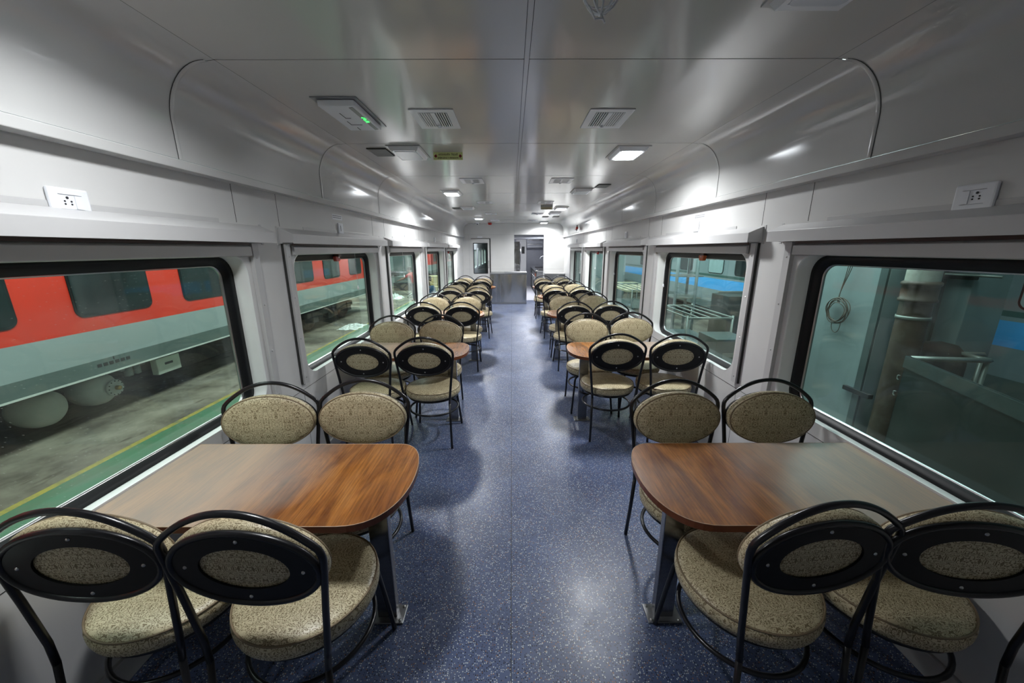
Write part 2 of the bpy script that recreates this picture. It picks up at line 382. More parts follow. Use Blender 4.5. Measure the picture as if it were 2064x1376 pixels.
for s, side in SIDES:
    # wall with window openings, a hand's width of structure behind it
    m = MB()
    holes = [rrect(c-WHY, c+WHY, WZ0, WZ1, 0.115)[::-1] for c in WC]
    m.prism([(YB, 0), (YF, 0), (YF, 1.96), (YB, 1.96)], X(s, HW), X(s, HW+0.004), axis='x', holes=holes, mi=0)
    def strip(y0, y1, z0, z1): m.box(X(s, HW-0.0008), X(s, HW+0.001), y0, y1, z0, z1, mi=1)
    for c in [WC[0]-2.017] + WC:
        strip(c+0.76, c+0.763, 1.74, 1.94); strip(c+1.139, c+1.142, 1.74, 1.94)
        strip(c-0.875, c-0.872, 0.1, 0.63); strip(c+0.872, c+0.875, 0.1, 0.63); strip(c-0.02, c-0.017, 0.1, 0.63)
    strip(YB, YF, 0.6285, 0.6315)
    struct(m.build('wall_'+side, ['wall', 'seam']))
    b = MB(); b.box(X(s, HW-0.018), X(s, HW), YB, YF, 0, 0.10); struct(b.build('baseboard_'+side, 'kick', bevel=0.004))
    # ledge and cove
    prof = [(HCEIL, ZC), (HCEIL+0.035, ZC-0.004)]
    prof += [(HCEIL+0.035+(0.18)*math.sin(a), (2.125)+(0.22)*math.cos(a)) for a in [PI/2*k/14 for k in range(1, 15)]]
    prof += [(HLEDGE+0.014, 1.975)]
    for i in range(len(JY)+1):
        y0 = YB if i == 0 else JY[i-1]+0.002; y1 = YF if i == len(JY) else JY[i]-0.002
        if i == 0: cv = MB()
        vs = []; fs = []; n = len(prof)
        for y in (y0, y1):
            for h, z in prof: vs.append((X(s, h), y, z))
        for k in range(n-1): fs.append((k, k+1, n+k+1, n+k))
        cv.add(vs, fs, True, 0)
    for j in JY:   # raised jointing bead over every seam
        vs = []; fs = []; n = len(prof)
        for y, d in ((j-0.010, 0.0004), (j-0.008, 0.0016), (j+0.008, 0.0016), (j+0.010, 0.0004)):
            for k, (h, z) in enumerate(prof):
                a = Vector((h, z)) - Vector((HCEIL-0.2, 1.9)); a.normalize(); vs.append((X(s, h-a.x*d), y, z-a.y*d))
        for r_ in range(3):
            for k in range(1, n-1): fs.append((r_*n+k, r_*n+k+1, (r_+1)*n+k+1, (r_+1)*n+k))
        cv.add(vs, fs, True, 0)
        bk = [(h+0.002, z+0.002) for h, z in prof]
        cv.add([(X(s, h), y, z) for y in (j-0.0145, j-0.0105) for h, z in [(p[0]-0.0012, p[1]-0.0012) for p in prof]], [(k, k+1, n+k+1, n+k) for k in range(1, n-1)], True, 1)
    o = cv.build('trim_%d' % (2 if s < 0 else 3), ['cove', 'seam']); struct(o)
    lg = MB(); lg.prism([(X(s, HLEDGE), 1.9335), (X(s, HLEDGE), 1.970), (X(s, HLEDGE+0.016), 1.975), (X(s, HW), 1.985), (X(s, HW), 1.9335)], YB, YF, axis='y')
    struct(lg.build('trim_%d' % (4 if s < 0 else 5), 'cove', bevel=0.003))

# ceiling: laminate panels with dark joints, centre batten
m = MB(); m.box(X(-1, HCEIL+0.05), X(1, HCEIL+0.05), YB, YF, ZC+0.012, ZC+0.02, mi=1)
ys = [YB]+JY+[YF]
for a, b in zip(ys[:-1], ys[1:]):
    m.box(X(-1, HCEIL-0.002), 0.052, a+0.0032, b-0.0032, ZC, ZC+0.01, mi=0)
    m.box(0.075, X(1, HCEIL-0.002), a+0.0032, b-0.0032, ZC, ZC+0.01, mi=0)
m.box(0.054, 0.073, YB, YF, ZC+0.001, ZC+0.01, mi=0)
struct(m.build('ceiling', ['panel', 'seam']))
b = MB(); b.box(X(-1, HW), X(1, HW), YB-0.02, YB, 0, ZC+0.02); struct(b.build('wall_rear', 'wall'))

# far wall with door on the left, opening to the galley on the right
m = MB()
DX0, DX1, DZ = 0.078, 0.973, 2.017
m.prism([(X(-1, HW), 0), (DX0, 0), (DX0, DZ), (X(-1, HW), DZ)], YF, YF+0.10, axis='y', holes=[[(-1.15, 0.885), (-1.15, 1.77), (-0.74, 1.77), (-0.74, 0.885)]], mi=0); m.box(DX1, X(1, HW), YF, YF+0.10, 0, DZ, mi=0); m.box(X(-1, HW), X(1, HW), YF, YF+0.10, DZ, ZC+0.02, mi=0)
m.box(X(-1, HW), X(1, HW), YF-0.001, YF+0.001, 2.018, 2.021, mi=2)
m.box(0.070, 0.073, YF-0.001, YF+0.001, 0.95, ZC, mi=2); m.box(-1.40, 1.6, YF-0.001, YF+0.001, 1.005, 1.008, mi=2)
m.box(-1.29, -1.287, YF-0.001, YF+0.001, 0, 2.018, mi=2)
struct(m.build('wall_far', ['wall', 'seam', 'line']))
d = MB(); d.prism([(-1.222, 0.02), (-0.675, 0.02), (-0.675, 1.898), (-1.222, 1.898)], YF-0.022, YF-0.002, axis='y', holes=[[(-1.15, 0.885), (-1.15, 1.77), (-0.74, 1.77), (-0.74, 0.885)]])
door = struct(d.build('door_1', 'wall', bevel=0.003))
g = MB(); g.prism([(-1.165, 0.872), (-0.725, 0.872), (-0.725, 1.782), (-1.165, 1.782)], YF-0.030, YF-0.021, axis='y', holes=[[(-1.145, 0.892), (-1.145, 1.762), (-0.745, 1.762), (-0.745, 0.892)]])
g.build('glazing_frame', 'rubber', door)
g = MB(); g.box(-1.147, -0.743, YF-0.026, YF-0.0225, 0.890, 1.764); g.build('door_glass', 'mirror', door)
g = MB(); g.tube([(-0.700, YF-0.045, 1.05), (-0.700, YF-0.055, 1.08), (-0.700, YF-0.055, 1.22), (-0.700, YF-0.045, 1.25)], 0.006); g.box(-0.712, -0.688, YF-0.05, YF-0.022, 1.04, 1.06); g.box(-0.712, -0.688, YF-0.05, YF-0.022, 1.24, 1.26); g.build('door_handle', 'steeldull', door)
g = MB(); g.box(-0.672, -0.640, YF-0.012, YF-0.001, 0.0, 1.905); g.box(-1.232, -0.640, YF-0.010, YF-0.001, 1.900, 1.912); struct(g.build('trim_6', 'rubber'))
g = MB(); g.box(-1.03, -0.88, YF-0.006, YF-0.001, 1.93, 1.975); o = g.build('door_sign', 'white', bevel=0.001); tag(o, 'small blank white plate above the far left door', 'sign')

# ------------------------------------------------------------------ windows and blinds
ORD = ['nearest', 'second', 'third', 'fourth', 'fifth']
RX = HW + 0.088    # plane of the rubber
def make_window(s, k, n):
    c = WC[k]; out = rrect(c-WHY, c+WHY, WZ0, WZ1, 0.115); inn = rrect(c-WHY+0.010, c+WHY-0.010, WZ0-0.037, WZ1-0.006, 0.110)
    m = MB(); N = len(out)
    ring = [((HW-0.001), out), (HW+0.006, rrect(c-WHY+0.010, c+WHY-0.010, WZ0+0.002, WZ1-0.006, 0.110)), (RX+0.03, inn)]
    vs = []; 
    for h, L in ring:
        for p in L: vs.append((X(s, h), p[0], p[1]))
    fs = [(r_*N+i, r_*N+(i+1) % N, (r_+1)*N+(i+1) % N, (r_+1)*N+i) for r_ in range(2) for i in range(N)]
    m.add(vs, fs, True)
    w_ = struct(m.build('window_%d' % n, 'recess'))
    # rubber: stepped profile running round the pane
    g = MB(); gy, gz = 0.012, 0.006
    L0 = rrect(c-WHY+0.008, c+WHY-0.008, WZ0-0.038, WZ1-0.004, 0.11)
    L1 = rrect(c-WHY+0.012, c+WHY-0.012, WZ0-0.030, WZ1-0.012, 0.10)
    L2 = rrect(c-WHY+0.042, c+WHY-0.042, WZ0-0.006, WZ1-0.034, 0.085)
    L3 = rrect(c-WHY+0.048, c+WHY-0.048, WZ0-0.002, WZ1-0.040, 0.08)
    L4 = rrect(c-WHY+0.060, c+WHY-0.060, WZ0+0.010, WZ1-0.058, 0.07)
    st = [(RX+0.01, L0), (RX-0.012, L1), (RX-0.010, L2), (RX, L3), (RX+0.004, L4), (RX+0.035, L4)]
    vs = [(X(s, h), p[0], p[1]) for h, L in st for p in L]
    g.add(vs, [(r_*N+i, r_*N+(i+1) % N, (r_+1)*N+(i+1) % N, (r_+1)*N+i) for r_ in range(5) for i in range(N)], True)
    g.build('rubber_seal', 'rubber', w_)
    # bright metal bead seen just outside the rubber
    g = MB(); L5 = rrect(c-WHY+0.061, c+WHY-0.061, WZ0+0.011, WZ1-0.059, 0.069); L6 = rrect(c-WHY+0.066, c+WHY-0.066, WZ0+0.016, WZ1-0.064, 0.066)
    vs = [(X(s, h), p[0], p[1]) for h, L in ((RX+0.016, L5), (RX+0.018, L6), (RX+0.03, L6)) for p in L]
    g.add(vs, [(r_*N+i, r_*N+(i+1) % N, (r_+1)*N+(i+1) % N, (r_+1)*N+i) for r_ in range(2) for i in range(N)], True)
    g.build('glazing_bead', 'screw', w_)
    g = MB(); a, b = X(s, RX+0.020), X(s, RX+0.024)
    g.prism(rrect(c-WHY+0.052, c+WHY-0.052, WZ0+0.002, WZ1-0.05, 0.07), min(a, b), max(a, b), axis='x'); g.build('glass_pane', 'glass' if s < 0 else 'glassR', w_)
    return w_
def make_blind(s, k, side):
    c = WC[k]
    t = thing('roller_blind', 'grey roller blind housing and side rails around the %s window on the %s' % (ORD[k], side), 'window blind', (X(s, HW), c, WZ0), 0, 'roller blind housings over the windows')
    def L(m):  # to local
        m.v = [(v[0]-X(s, HW), v[1]-c, v[2]-WZ0) for v in m.v]; return m
    y0, y1 = c-0.905, c+0.935
    m = MB(); m.prism([(X(s, HW-0.001), 1.634), (X(s, HW-0.001), 1.731), (X(s, HW-0.008), 1.731), (X(s, HW-0.095), 1.694), (X(s, HW-0.095), 1.634), (X(s, HW-0.090), 1.634), (X(s, HW-0.090), 1.640), (X(s, HW-0.02), 1.640), (X(s, HW-0.02), 1.634)], y0, y1, axis='y')
    for y in (y0-0.02, y1+0.001): m.box(X(s, HW-0.003), X(s, HW-0.0005), y, y+0.019, 1.625, 1.74)
    m.box(X(s, HW-0.0035), X(s, HW-0.0005), y0+0.3, y1-0.3, 1.731, 1.752)
    L(m).build('blind_housing', 'blind_metal', t, bevel=0.0015)
    m = MB(); m.prism([(X(s, HW-0.012), 1.560), (X(s, HW-0.030), 1.564), (X(s, HW-0.030), 1.612), (X(s, HW-0.012), 1.622)], c-0.80, c+0.80, axis='y'); L(m).build('bottom_bar', 'blind_metal', t, bevel=0.002)
    m = MB(); m.box(X(s, HW-0.022), X(s, HW-0.018), c-0.80, c+0.80, 1.622, 1.637); L(m).build('blind_cloth', 'brown', t)
    for y in (c-0.895, c+0.805):
        m = MB(); m.box(X(s, HW-0.024), X(s, HW-0.0005), y+0.012, y+0.062, 0.675, 1.632, mi=0)
        yy = y+0.004 if y < c else y+0.064
        m.box(X(s, HW-0.012), X(s, HW-0.0005), yy-0.002, yy+0.006, 0.675, 1.632, mi=1)
        for z in (0.72, 1.0, 1.28, 1.55): m.lathe([(0.0055, 0), (0.004, 0.0025), (0, 0.003)], seg=8, mi=2, mat=Matrix.Translation((X(s, HW-0.024), y+0.037, z)) @ Euler((0, -s*PI/2, 0)).to_matrix().to_4x4())
        L(m).build('side_rail', ['blind_metal', 'seam', 'screw'], t, bevel=0.0)
    return t
n = 1
WIN = {}
for s, side in SIDES:
    for k in range(5):
        WIN[(s, k)] = (make_window(s, k, n), make_blind(s, k, side)); n += 1
def cord(s, k, y, zb, both=False):
    t = WIN[(s, k)][1]; lx = -s*0.02 if False else s*0.03
    m = MB(); m.tube([(lx, y-WC[k], 1.57-WZ0), (lx, y-WC[k]+0.003, (1.57+zb)/2-WZ0), (lx, y-WC[k], zb-WZ0)], 0.0014, 6); m.build('pull_cord', 'white', t)
    m = MB(); m.lathe([(0, 0.018), (0.005, 0.016), (0.006, 0.004), (0.0095, -0.006), (0.0085, -0.016), (0, -0.020)], 12, (lx, y-WC[k], zb-WZ0)); m.build('cord_knob', 'white', t)
cord(-1, 1, 3.66, 1.235); cord(1, 1, 4.00, 1.215); cord(1, 2, 5.97, 1.215); cord(1, 3, 7.35, 1.235); cord(-1, 2, 5.27, 1.235)

def window_catch(s, k, y, side):
    t = thing('window_release_handle', '%s emergency release handle hanging at the top of the %s window on the %s' % ('amber' if s > 0 and k == 1 else 'dark red', ORD[k], side), 'emergency handle', (X(s, RX-0.02), y, 1.54), 0, 'emergency window handles')
    m = MB(); m.box(-0.012, 0.03, -0.028, 0.028, -0.004, 0.018); m.build('bracket', 'brown', t, bevel=0.002)
    m = MB(); m.prism([(-0.045, 0.0), (-0.038, -0.035), (-0.028, -0.045), (0.028, -0.045), (0.038, -0.035), (0.045, 0.0)], -0.018, 0.012, axis='x'); m.build('handle', 'orange' if s > 0 and k == 1 else 'red', t, bevel=0.006)
    m = MB(); m.lathe([(0.007, 0), (0.005, 0.004), (0, 0.005)], 10, mat=Matrix.Translation((-s*0.018, 0, -0.010)) @ Euler((0, -s*PI/2, 0)).to_matrix().to_4x4()); m.build('stud', 'screw', t)
window_catch(-1, 1, 3.36, 'left'); window_catch(1, 1, 3.30, 'right'); window_catch(1, 3, 7.34, 'right'); window_catch(-1, 4, 9.35, 'left')

# ------------------------------------------------------------------ wall sockets, switches, notices
def socket(s, side, y, z, wide):
    g = 'double sockets on the near walls' if wide else 'small wall switches between ledge and windows'
    w_ = 0.060 if wide else 0.044
    t = thing('wall_socket' if wide else 'wall_switch', None, None, (X(s, HW), y, z))
    m = MB(); m.box(-0.014 if s > 0 else 0.0005, -0.0005 if s > 0 else 0.014, -w_, w_, -0.044, 0.044); m.build('face_plate', 'white', t, bevel=0.006)
    f = -s*0.0145
    def bx(y0, y1, z0, z1, nm, mt, h=0.001):
        q = MB(); q.box(min(f, f-s*h), max(f, f-s*h), y0, y1, z0, z1); q.build(nm, mt, t)
    if wide:
        e = -1 if s < 0 else 1      # holes lie towards the camera on both sides
        bx(-0.034, 0.034, 0.0225, 0.0235, 'module_line', 'line'); bx(-0.034, 0.034, -0.0235, -0.0225, 'module_line', 'line')
        bx(0.011, 0.032, -0.021, 0.021, 'rocker_switch', 'white', 0.0025) if s < 0 else bx(0.011, 0.032, -0.021, 0.021, 'rocker_switch', 'white', 0.0025)
        for (yy, zz, r_) in ((-0.010, 0.013, 0.0042), (-0.019, 0.002, 0.0028), (0.0, 0.002, 0.0028), (-0.019, -0.007, 0.0028), (0.0, -0.007, 0.0028)):
            q = MB(); q.lathe([(r_, 0), (r_, 0.0009), (0, 0.0009)], 12, mat=Matrix.Translation((f+s*0.0002, yy, zz)) @ Euler((0, -s*PI/2, 0)).to_matrix().to_4x4()); q.build('socket_hole', 'dark', t)
    else:
        bx(-0.012, 0.012, -0.022, 0.022, 'rocker_switch', 'white', 0.003); bx(-0.013, -0.012, -0.022, 0.022, 'module_line', 'line')
    return t
tag(socket(-1, 'left', 1.310, 1.751, True), 'white five hole power socket with switch, lit brightly on the near left wall', 'socket', 'power sockets above the nearest windows')
tag(socket(1, 'right', 1.350, 1.766, True), 'white five hole power socket with switch on the dim near right wall', 'socket', 'power sockets above the nearest windows')
for s, side in SIDES:
    for k in range(1, 5):
        y = WC[k]-0.015
        tag(socket(s, side, y, 1.772 if s < 0 else 1.784, False), 'small white wall switch above the %s window on the %s' % (ORD[k], side), 'switch', 'wall switches above the windows')
    for k in (1, 4 if s < 0 else 3):
        y = WC[k]-0.045
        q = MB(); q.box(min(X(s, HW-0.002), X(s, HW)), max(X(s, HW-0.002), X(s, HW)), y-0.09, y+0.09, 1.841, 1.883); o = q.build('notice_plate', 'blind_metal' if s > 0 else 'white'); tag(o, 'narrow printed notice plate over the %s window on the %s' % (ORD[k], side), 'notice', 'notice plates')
        for i, zz in enumerate((1.872, 1.857)):
            q = MB(); xx = -0.08
            while xx < 0.075:
                wd = random.uniform(0.010, 0.026); q.box(min(X(s, HW-0.0026), X(s, HW-0.0018)), max(X(s, HW-0.0026), X(s, HW-0.0018)), y+xx, y+min(xx+wd, 0.08), zz-0.0035, zz+0.0035); xx += wd+0.005
            q.build('printed_line', 'line', o)

# ------------------------------------------------------------------ ceiling fittings
def lamp(x, y, on, label, k=1.0):
    t = thing('ceiling_light', label, 'ceiling light', (x, y, ZC), 0, 'square ceiling lights')
    m = MB(); m.prism([(-0.128, -0.19), (0.128, -0.19), (0.128, 0.19), (-0.128, 0.19)], -0.006, -0.0005, axis='z'); m.build('mounting_frame', 'blind_metal', t)
    m = MB()
    vs = []; 
    for hx, hy, z in ((0.112, 0.172, -0.006), (0.100, 0.160, -0.030), (0.082, 0.130, -0.030), (0.080, 0.128, -0.026)):
        vs += [(-hx, -hy, z), (hx, -hy, z), (hx, hy, z), (-hx, hy, z)]
    m.add(vs, [(r_*4+i, r_*4+(i+1) % 4, (r_+1)*4+(i+1) % 4, (r_+1)*4+i) for r_ in range(3) for i in range(4)]); m.build('bezel', 'white', t)
    m = MB(); m.prism(rrect(-0.084, 0.084, -0.132, 0.132, 0.025), -0.033, -0.026, axis='z'); m.build('diffuser', 'lampon' if on else 'lampoff', t)
    if on: area('lamp_light', (0, 0, -0.036), (0, 0, 0), 0.16, 0.25, LAMP_POWER*k, (0.97, 0.985, 1.0), t, spread=2.75)
    for (a, b) in ((-0.09, -0.15), (0.09, -0.15)):
        q = MB(); q.lathe([(0, -0.0325), (0.004, -0.0322), (0.005, -0.030)], 8, (a, b, 0)); q.build('screw', 'dark', t)
for i, (y, on, nm) in enumerate([(1.12, True, 'lit white ceiling light above the nearest left table'), (3.21, False, 'unlit square ceiling light on the left beside the yellow sign'), (5.36, True, 'lit white ceiling light on the left, behind the second vent pair'), (7.25, False, 'unlit square ceiling light on the left above the fourth table'), (9.60, True, 'lit ceiling light on the left nearest the far wall')]):
    lamp(CX-0.870, y, on, nm, (0.55, 1, 1.7, 1, 1.9)[i])
for i, (y, on, nm) in enumerate([(1.215, False, 'unlit ceiling light cut by the top edge of the photo on the right'), (3.23, True, 'large lit ceiling light on the right above the second table'), (5.22, False, 'unlit ceiling light on the right behind the lit one'), (7.33, True, 'lit ceiling light on the right beside the ceiling notice box'), (8.38, False, 'unlit ceiling light on the right above the galley end tables'), (11.1, True, 'lit ceiling light on the right over the galley opening')]):
    lamp(CX+0.868, y, on, nm, (1, 1.15, 1, 1.9, 1, 1.25)[i])
def vent(x, y, label, o=1):
    t = thing('air_vent', label, 'air vent', (x, y, ZC), 0, 'louvred ceiling vents')
    m = MB(); m.prism([(-0.125, -0.165), (0.125, -0.165), (0.125, 0.165), (-0.125, 0.165)], -0.006, -0.0005, axis='z', holes=[[(-0.082, -0.12), (-0.082, 0.12), (0.082, 0.12), (0.082, -0.12)]]); m.build('vent_frame', 'white', t, bevel=0.002)
    m = MB(); m.box(-0.083, 0.083, -0.121, 0.121, -0.002, -0.0006); m.build('backing', 'dark', t)
    m = MB(); m.prism([(o*0.014, -0.12), (o*0.082, -0.12), (o*0.082, 0.12), (o*0.014, 0.12)], -0.0045, -0.0022, axis='z'); m.build('closed_shutter', 'grille', t)
    for i in range(5):
        for sg in (-1, 1):
            xx = sg*(0.022+0.0135*i)
            m = MB(); m.box(xx-0.0028, xx+0.0028, -0.12, 0.12, -0.0075, -0.002, mat=None); o = m.build('slat', 'white', t)
    m = MB(); m.box(-0.013, 0.013, -0.12, 0.12, -0.008, -0.002); m.lathe([(0, -0.020), (0.010, -0.019), (0.012, -0.008)], 10, (0, 0.10, 0)); m.build('damper_bar', 'white', t)
for k, y in enumerate([2.455, 4.51, 6.50, 8.50, 10.45]):
    vent(CX-0.505, y, 'louvred air vent on the left half of the ceiling, %s from the camera' % ORD[k], -1)
    vent(CX+0.505, y, 'louvred air vent on the right half of the ceiling, %s from the camera' % ORD[k])
def grille(x, y, label):
    t = thing('speaker_grille', label, 'speaker grille', (x, y, ZC), 0, 'speaker grilles by the cove')
    m = MB(); m.box(-0.075, 0.075, -0.115, 0.115, -0.007, -0.0005); m.build('grille_frame', 'seam', t, bevel=0.001)
    m = MB(); m.box(-0.071, 0.071, -0.111, 0.111, -0.010, -0.006)
    for i in range(12): m.box(-0.068, 0.068, -0.105+i*0.0185, -0.099+i*0.0185, -0.0115, -0.0095)
    m.build('perforated_plate', 'grille', t)
grille(CX-1.095, 3.215, 'grey speaker grille left of the unlit light near the yellow sign'); grille(CX+1.06, 4.86, 'grey speaker grille on the right between vent and cove')
grille(CX-1.095, 7.42, 'grey speaker grille on the left above the fourth table'); grille(CX+1.0, 9.3, 'grey speaker grille far right near the galley')
grille(CX+0.75, 9.3, 'dark narrow grille beside the far right speaker grille')

# display/air quality unit
t = thing('ceiling_fan_unit', 'white sloping ceiling unit with green lit indicator on the left', 'ceiling unit', (-0.905, 2.35, ZC))
m = MB(); m.prism([(-0.118, -0.235), (0.118, -0.235), (0.118, 0.235), (-0.118, 0.235)], -0.005, -0.0005, axis='z', mi=0); m.build('mounting_plate', 'alu', t)
m = MB(); m.prism([(-0.21, -0.006), (-0.205, -0.034), (0.205, -0.034), (0.21, -0.006)], -0.095, 0.095, axis='x'); m.build('housing', 'white', t, bevel=0.004)
m = MB(); m.prism([(0.055, -0.18), (0.078, -0.19), (0.085, 0.18), (0.062, 0.19)], -0.0355, -0.034, axis='z'); m.build('indicator_strip', 'grille', t)
for i, (yy, a) in enumerate(((-0.03, 0.5), (-0.005, -0.5), (0.02, 0.6), (0.04, -0.3))):
    q = MB(); q.box(-0.010, 0.010, -0.0035, 0.0035, -0.037, -0.0354, mat=Matrix.Translation((0.072, yy, 0)) @ Matrix.Rotation(a, 4, 'Z')); q.build('green_led', 'green_led', t)
for i, (x0, x1, y0, y1) in enumerate(((-0.03, -0.027, -0.10, -0.02), (-0.03, 0.0, -0.022, -0.019), (-0.045, -0.042, 0.03, 0.09), (-0.045, 0.02, 0.09, 0.093), (-0.03, -0.027, 0.14, 0.19))):
    q = MB(); q.box(x0, x1, y0, y1, -0.0355, -0.034); q.build('lid_slot', 'seam', t)

# yellow emergency window sign
M['signyellow'] = simple('sign_yellow_green', (0.86, 0.92, 0.42), 0.4, var=0.03)
M['signred'] = simple('sign_red', (0.25, 0.01, 0.01), 0.5); M['signdark'] = simple('sign_lettering', (0.13, 0.09, 0.01), 0.5)
t = thing('emergency_window_sign', 'yellow hanging sign reading EMERGENCY WINDOW with red arrows', 'sign', (-0.508, 3.235, ZC))
m = MB(); m.box(-0.117, 0.117, -0.002, 0.002, -0.056, 0.0); m.build('sign_panel', 'signyellow', t, bevel=0.001)
m = MB(); m.box(-0.105, 0.105, 0.002, 0.04, -0.003, 0.0); m.build('fixing_flange', 'blind_metal', t)
for sg in (-1, 1):
    m = MB(); m.prism([(sg*0.112, -0.028), (sg*0.094, -0.012), (sg*0.094, -0.022), (sg*0.088, -0.022), (sg*0.088, -0.034), (sg*0.094, -0.034), (sg*0.094, -0.044)], -0.0032, -0.0018, axis='y'); m.build('arrow', 'signred', t)
text_mesh('EMERGENCY WINDOW', 0.0200, 'english_lettering', 'signdark', t, (0, -0.0024, -0.042), (PI/2, 0, 0), sx=0.82, spacing=0.95)
text_mesh('\u0906\u092a\u093e\u0924\u0915\u093e\u0932\u0940\u0928  \u093f\u0916\u0921\u093c\u0915\u0940', 0.0215, 'hindi_lettering', 'signdark', t, (0, -0.0024, -0.018), (PI/2, 0, 0), sx=0.9)
# beige notice box
t = thing('ceiling_notice_box', 'beige hanging sign box on the right of the centre line near the far lights', 'sign', (0.62, 6.9, ZC))
m = MB(); m.box(-0.105, 0.105, -0.015, 0.015, -0.075, 0.0); m.build('sign_body', 'grille', t, bevel=0.003)
m = MB(); m.box(-0.098, 0.098, -0.0165, -0.015, -0.070, -0.035)
M['beige'] = simple('beige_plate', (0.60, 0.55, 0.36), 0.5); m.build('sign_plate', 'beige', t)
m = MB()
for i in range(9): m.box(-0.085+i*0.018, -0.073+i*0.018, -0.0175, -0.0164, -0.062, -0.045)
m.build('lettering', 'brown', t)

# caged detector at the top edge
t = thing('caged_smoke_detector', 'white wire cage guard over a ceiling detector at the top of the photo', 'detector', (0.258, 1.262, ZC))
m = MB(); m.lathe([(0.052, 0), (0.052, -0.012), (0.035, -0.030), (0.022, -0.034), (0, -0.034)], 24); m.build('detector', 'white', t)
for a in range(4):
    an = a*PI/4
    m = MB(); m.tube([(0.062*math.cos(q)*math.cos(an), 0.062*math.cos(q)*math.sin(an), -0.095*math.sin(q)) for q in [PI*i/16 for i in range(17)]], 0.0028, 8); m.build('cage_wire', 'white', t)
m = MB(); m.tube([(0.05*math.cos(q), 0.05*math.sin(q), -0.055) for q in [2*PI*i/20 for i in range(20)]], 0.0025, 8, closed=True); m.build('cage_hoop', 'white', t)
m = MB(); m.tube([(0.0, 0, -0.095), (0.004, -0.01, -0.112), (-0.02, -0.02, -0.118), (-0.035, -0.01, -0.085)], 0.003, 8); m.tube([(0.0, 0, -0.095), (0.012, -0.004, -0.12)], 0.003, 8); m.build('cage_tie', 'white', t)

# camera dome, alarm sounder, red cove handle
t = thing('security_camera', 'small white security camera under the ceiling by the far left corner', 'camera', (-1.00, 11.35, ZC))
m = MB(); m.lathe([(0.05, 0), (0.05, -0.02), (0.035, -0.05), (0, -0.058)], 20); m.build('dome', 'white', t)
m = MB(); m.lathe([(0.022, 0), (0.02, 0.01), (0, 0.014)], 14, mat=Matrix.Translation((0, -0.035, -0.04)) @ Euler((math.radians(60), 0, 0)).to_matrix().to_4x4()); m.build('lens', 'dark', t)
t = thing('alarm_sounder', 'red round alarm sounder under the far ceiling', 'alarm', (-0.632, 11.30, ZC))
m = MB(); m.lathe([(0.055, 0), (0.06, -0.015), (0.055, -0.05), (0.03, -0.065), (0, -0.066)], 20); m.build('sounder_body', 'red', t)
m = MB(); m.lathe([(0.062, 0), (0.062, -0.006)], 20); m.build('base_ring', 'brown', t)
t = thing('alarm_pull', 'red emergency alarm pull on the right cove near the far end', 'alarm', (1.50, 8.85, 2.04))
m = MB(); m.box(-0.03, 0.02, -0.04, 0.04, 0.0, 0.05); m.build('pull_body', 'red', t, bevel=0.006)
m = MB(); m.tube([(-0.015, -0.05, 0.01), (-0.035, -0.05, -0.01), (-0.035, 0.05, -0.01), (-0.015, 0.05, 0.01)], 0.007, 8); m.build('pull_handle', 'red', t)
m = MB(); m.lathe([(0.014, -0.03), (0.016, 0.0), (0.0, 0.0)], 12, (-0.01, 0, -0.005)); m.build('knob', 'screw', t)
m = MB(); m.box(0.0, 0.02, 0.05, 0.062, -0.02, 0.09); m.build('mounting_plate', 'brown', t)

# ------------------------------------------------------------------ tables
def table_outline(s):
    # local x: 0 at the wall, growing towards the aisle
    pts = [(0, -0.27), (0.80, -0.27)]
    a, b = Vector((0.80, -0.27)), Vector((1.082, -0.02))
    pts = [(0, -0.27)] + [tuple(p)[:2] for p in bez([(0.89, -0.27, 0), (1.03, -0.27, 0), (1.078, -0.15, 0), (1.084, -0.02, 0)], 12)]
    pts += [tuple(p)[:2] for p in bez([(1.084, -0.02, 0), (1.088, 0.12, 0), (1.055, 0.27, 0), (0.95, 0.27, 0)], 12)][1:] + [(0, 0.27)]
    return pts
def make_table(s):
    t = thing('dining_table', None, None)
    pts = [(-s*x, y) for x, y in table_outline(s)]
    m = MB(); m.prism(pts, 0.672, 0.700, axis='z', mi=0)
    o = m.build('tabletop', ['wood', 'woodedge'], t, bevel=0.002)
    for p in o.data.polygons:
        if abs(p.normal.z) < 0.5: p.material_index = 1
    m = MB(); m.tube([(x, y, 0.6995) for x, y in pts], 0.0013, 6); m.build('edge_line', 'edgeline', t)
    px = -s*0.925
    m = MB(); m.box(px-0.042, px+0.042, -0.018, 0.018, 0.006, 0.66); m.build('pedestal', 'pedestal', t, bevel=0.003)
    m = MB(); m.box(px-0.075, px+0.075, -0.045, 0.045, 0.0, 0.008); o = m.build('base_plate', 'steeldull', t, bevel=0.002)
    for a in (-0.06, 0.06):
        for b_ in (-0.033, 0.033):
            q = MB(); q.lathe([(0.007, 0.008), (0.007, 0.012), (0, 0.013)], 6, (px+a, b_, 0)); q.build('bolt', 'screw', o)
    m = MB(); m.box(px-0.085, px+0.085, -0.10, 0.10, 0.660, 0.672); m.build('top_bracket', 'steeldull', t)
    m = MB(); m.box(min(0, -s*0.03), max(0, -s*0.03), -0.2, 0.2, 0.630, 0.672); m.build('wall_bracket', 'steeldull', t)
    return t
TY = {-1: [1.318, 3.285, 5.25, 7.21, 9.17], 1: [1.318, 3.290, 5.27, 7.24, 9.20]}
for s, side in SIDES:
    base = make_table(s)
    for k in range(5):
        t = base if k == 0 else copy_tree(base)
        t.location = (X(s, HW-0.001), TY[s][k], 0)
        tag(t, 'cherry wood rounded-end table under the %s window on the %s' % (ORD[k], side), 'table', 'dining tables fixed to the walls')

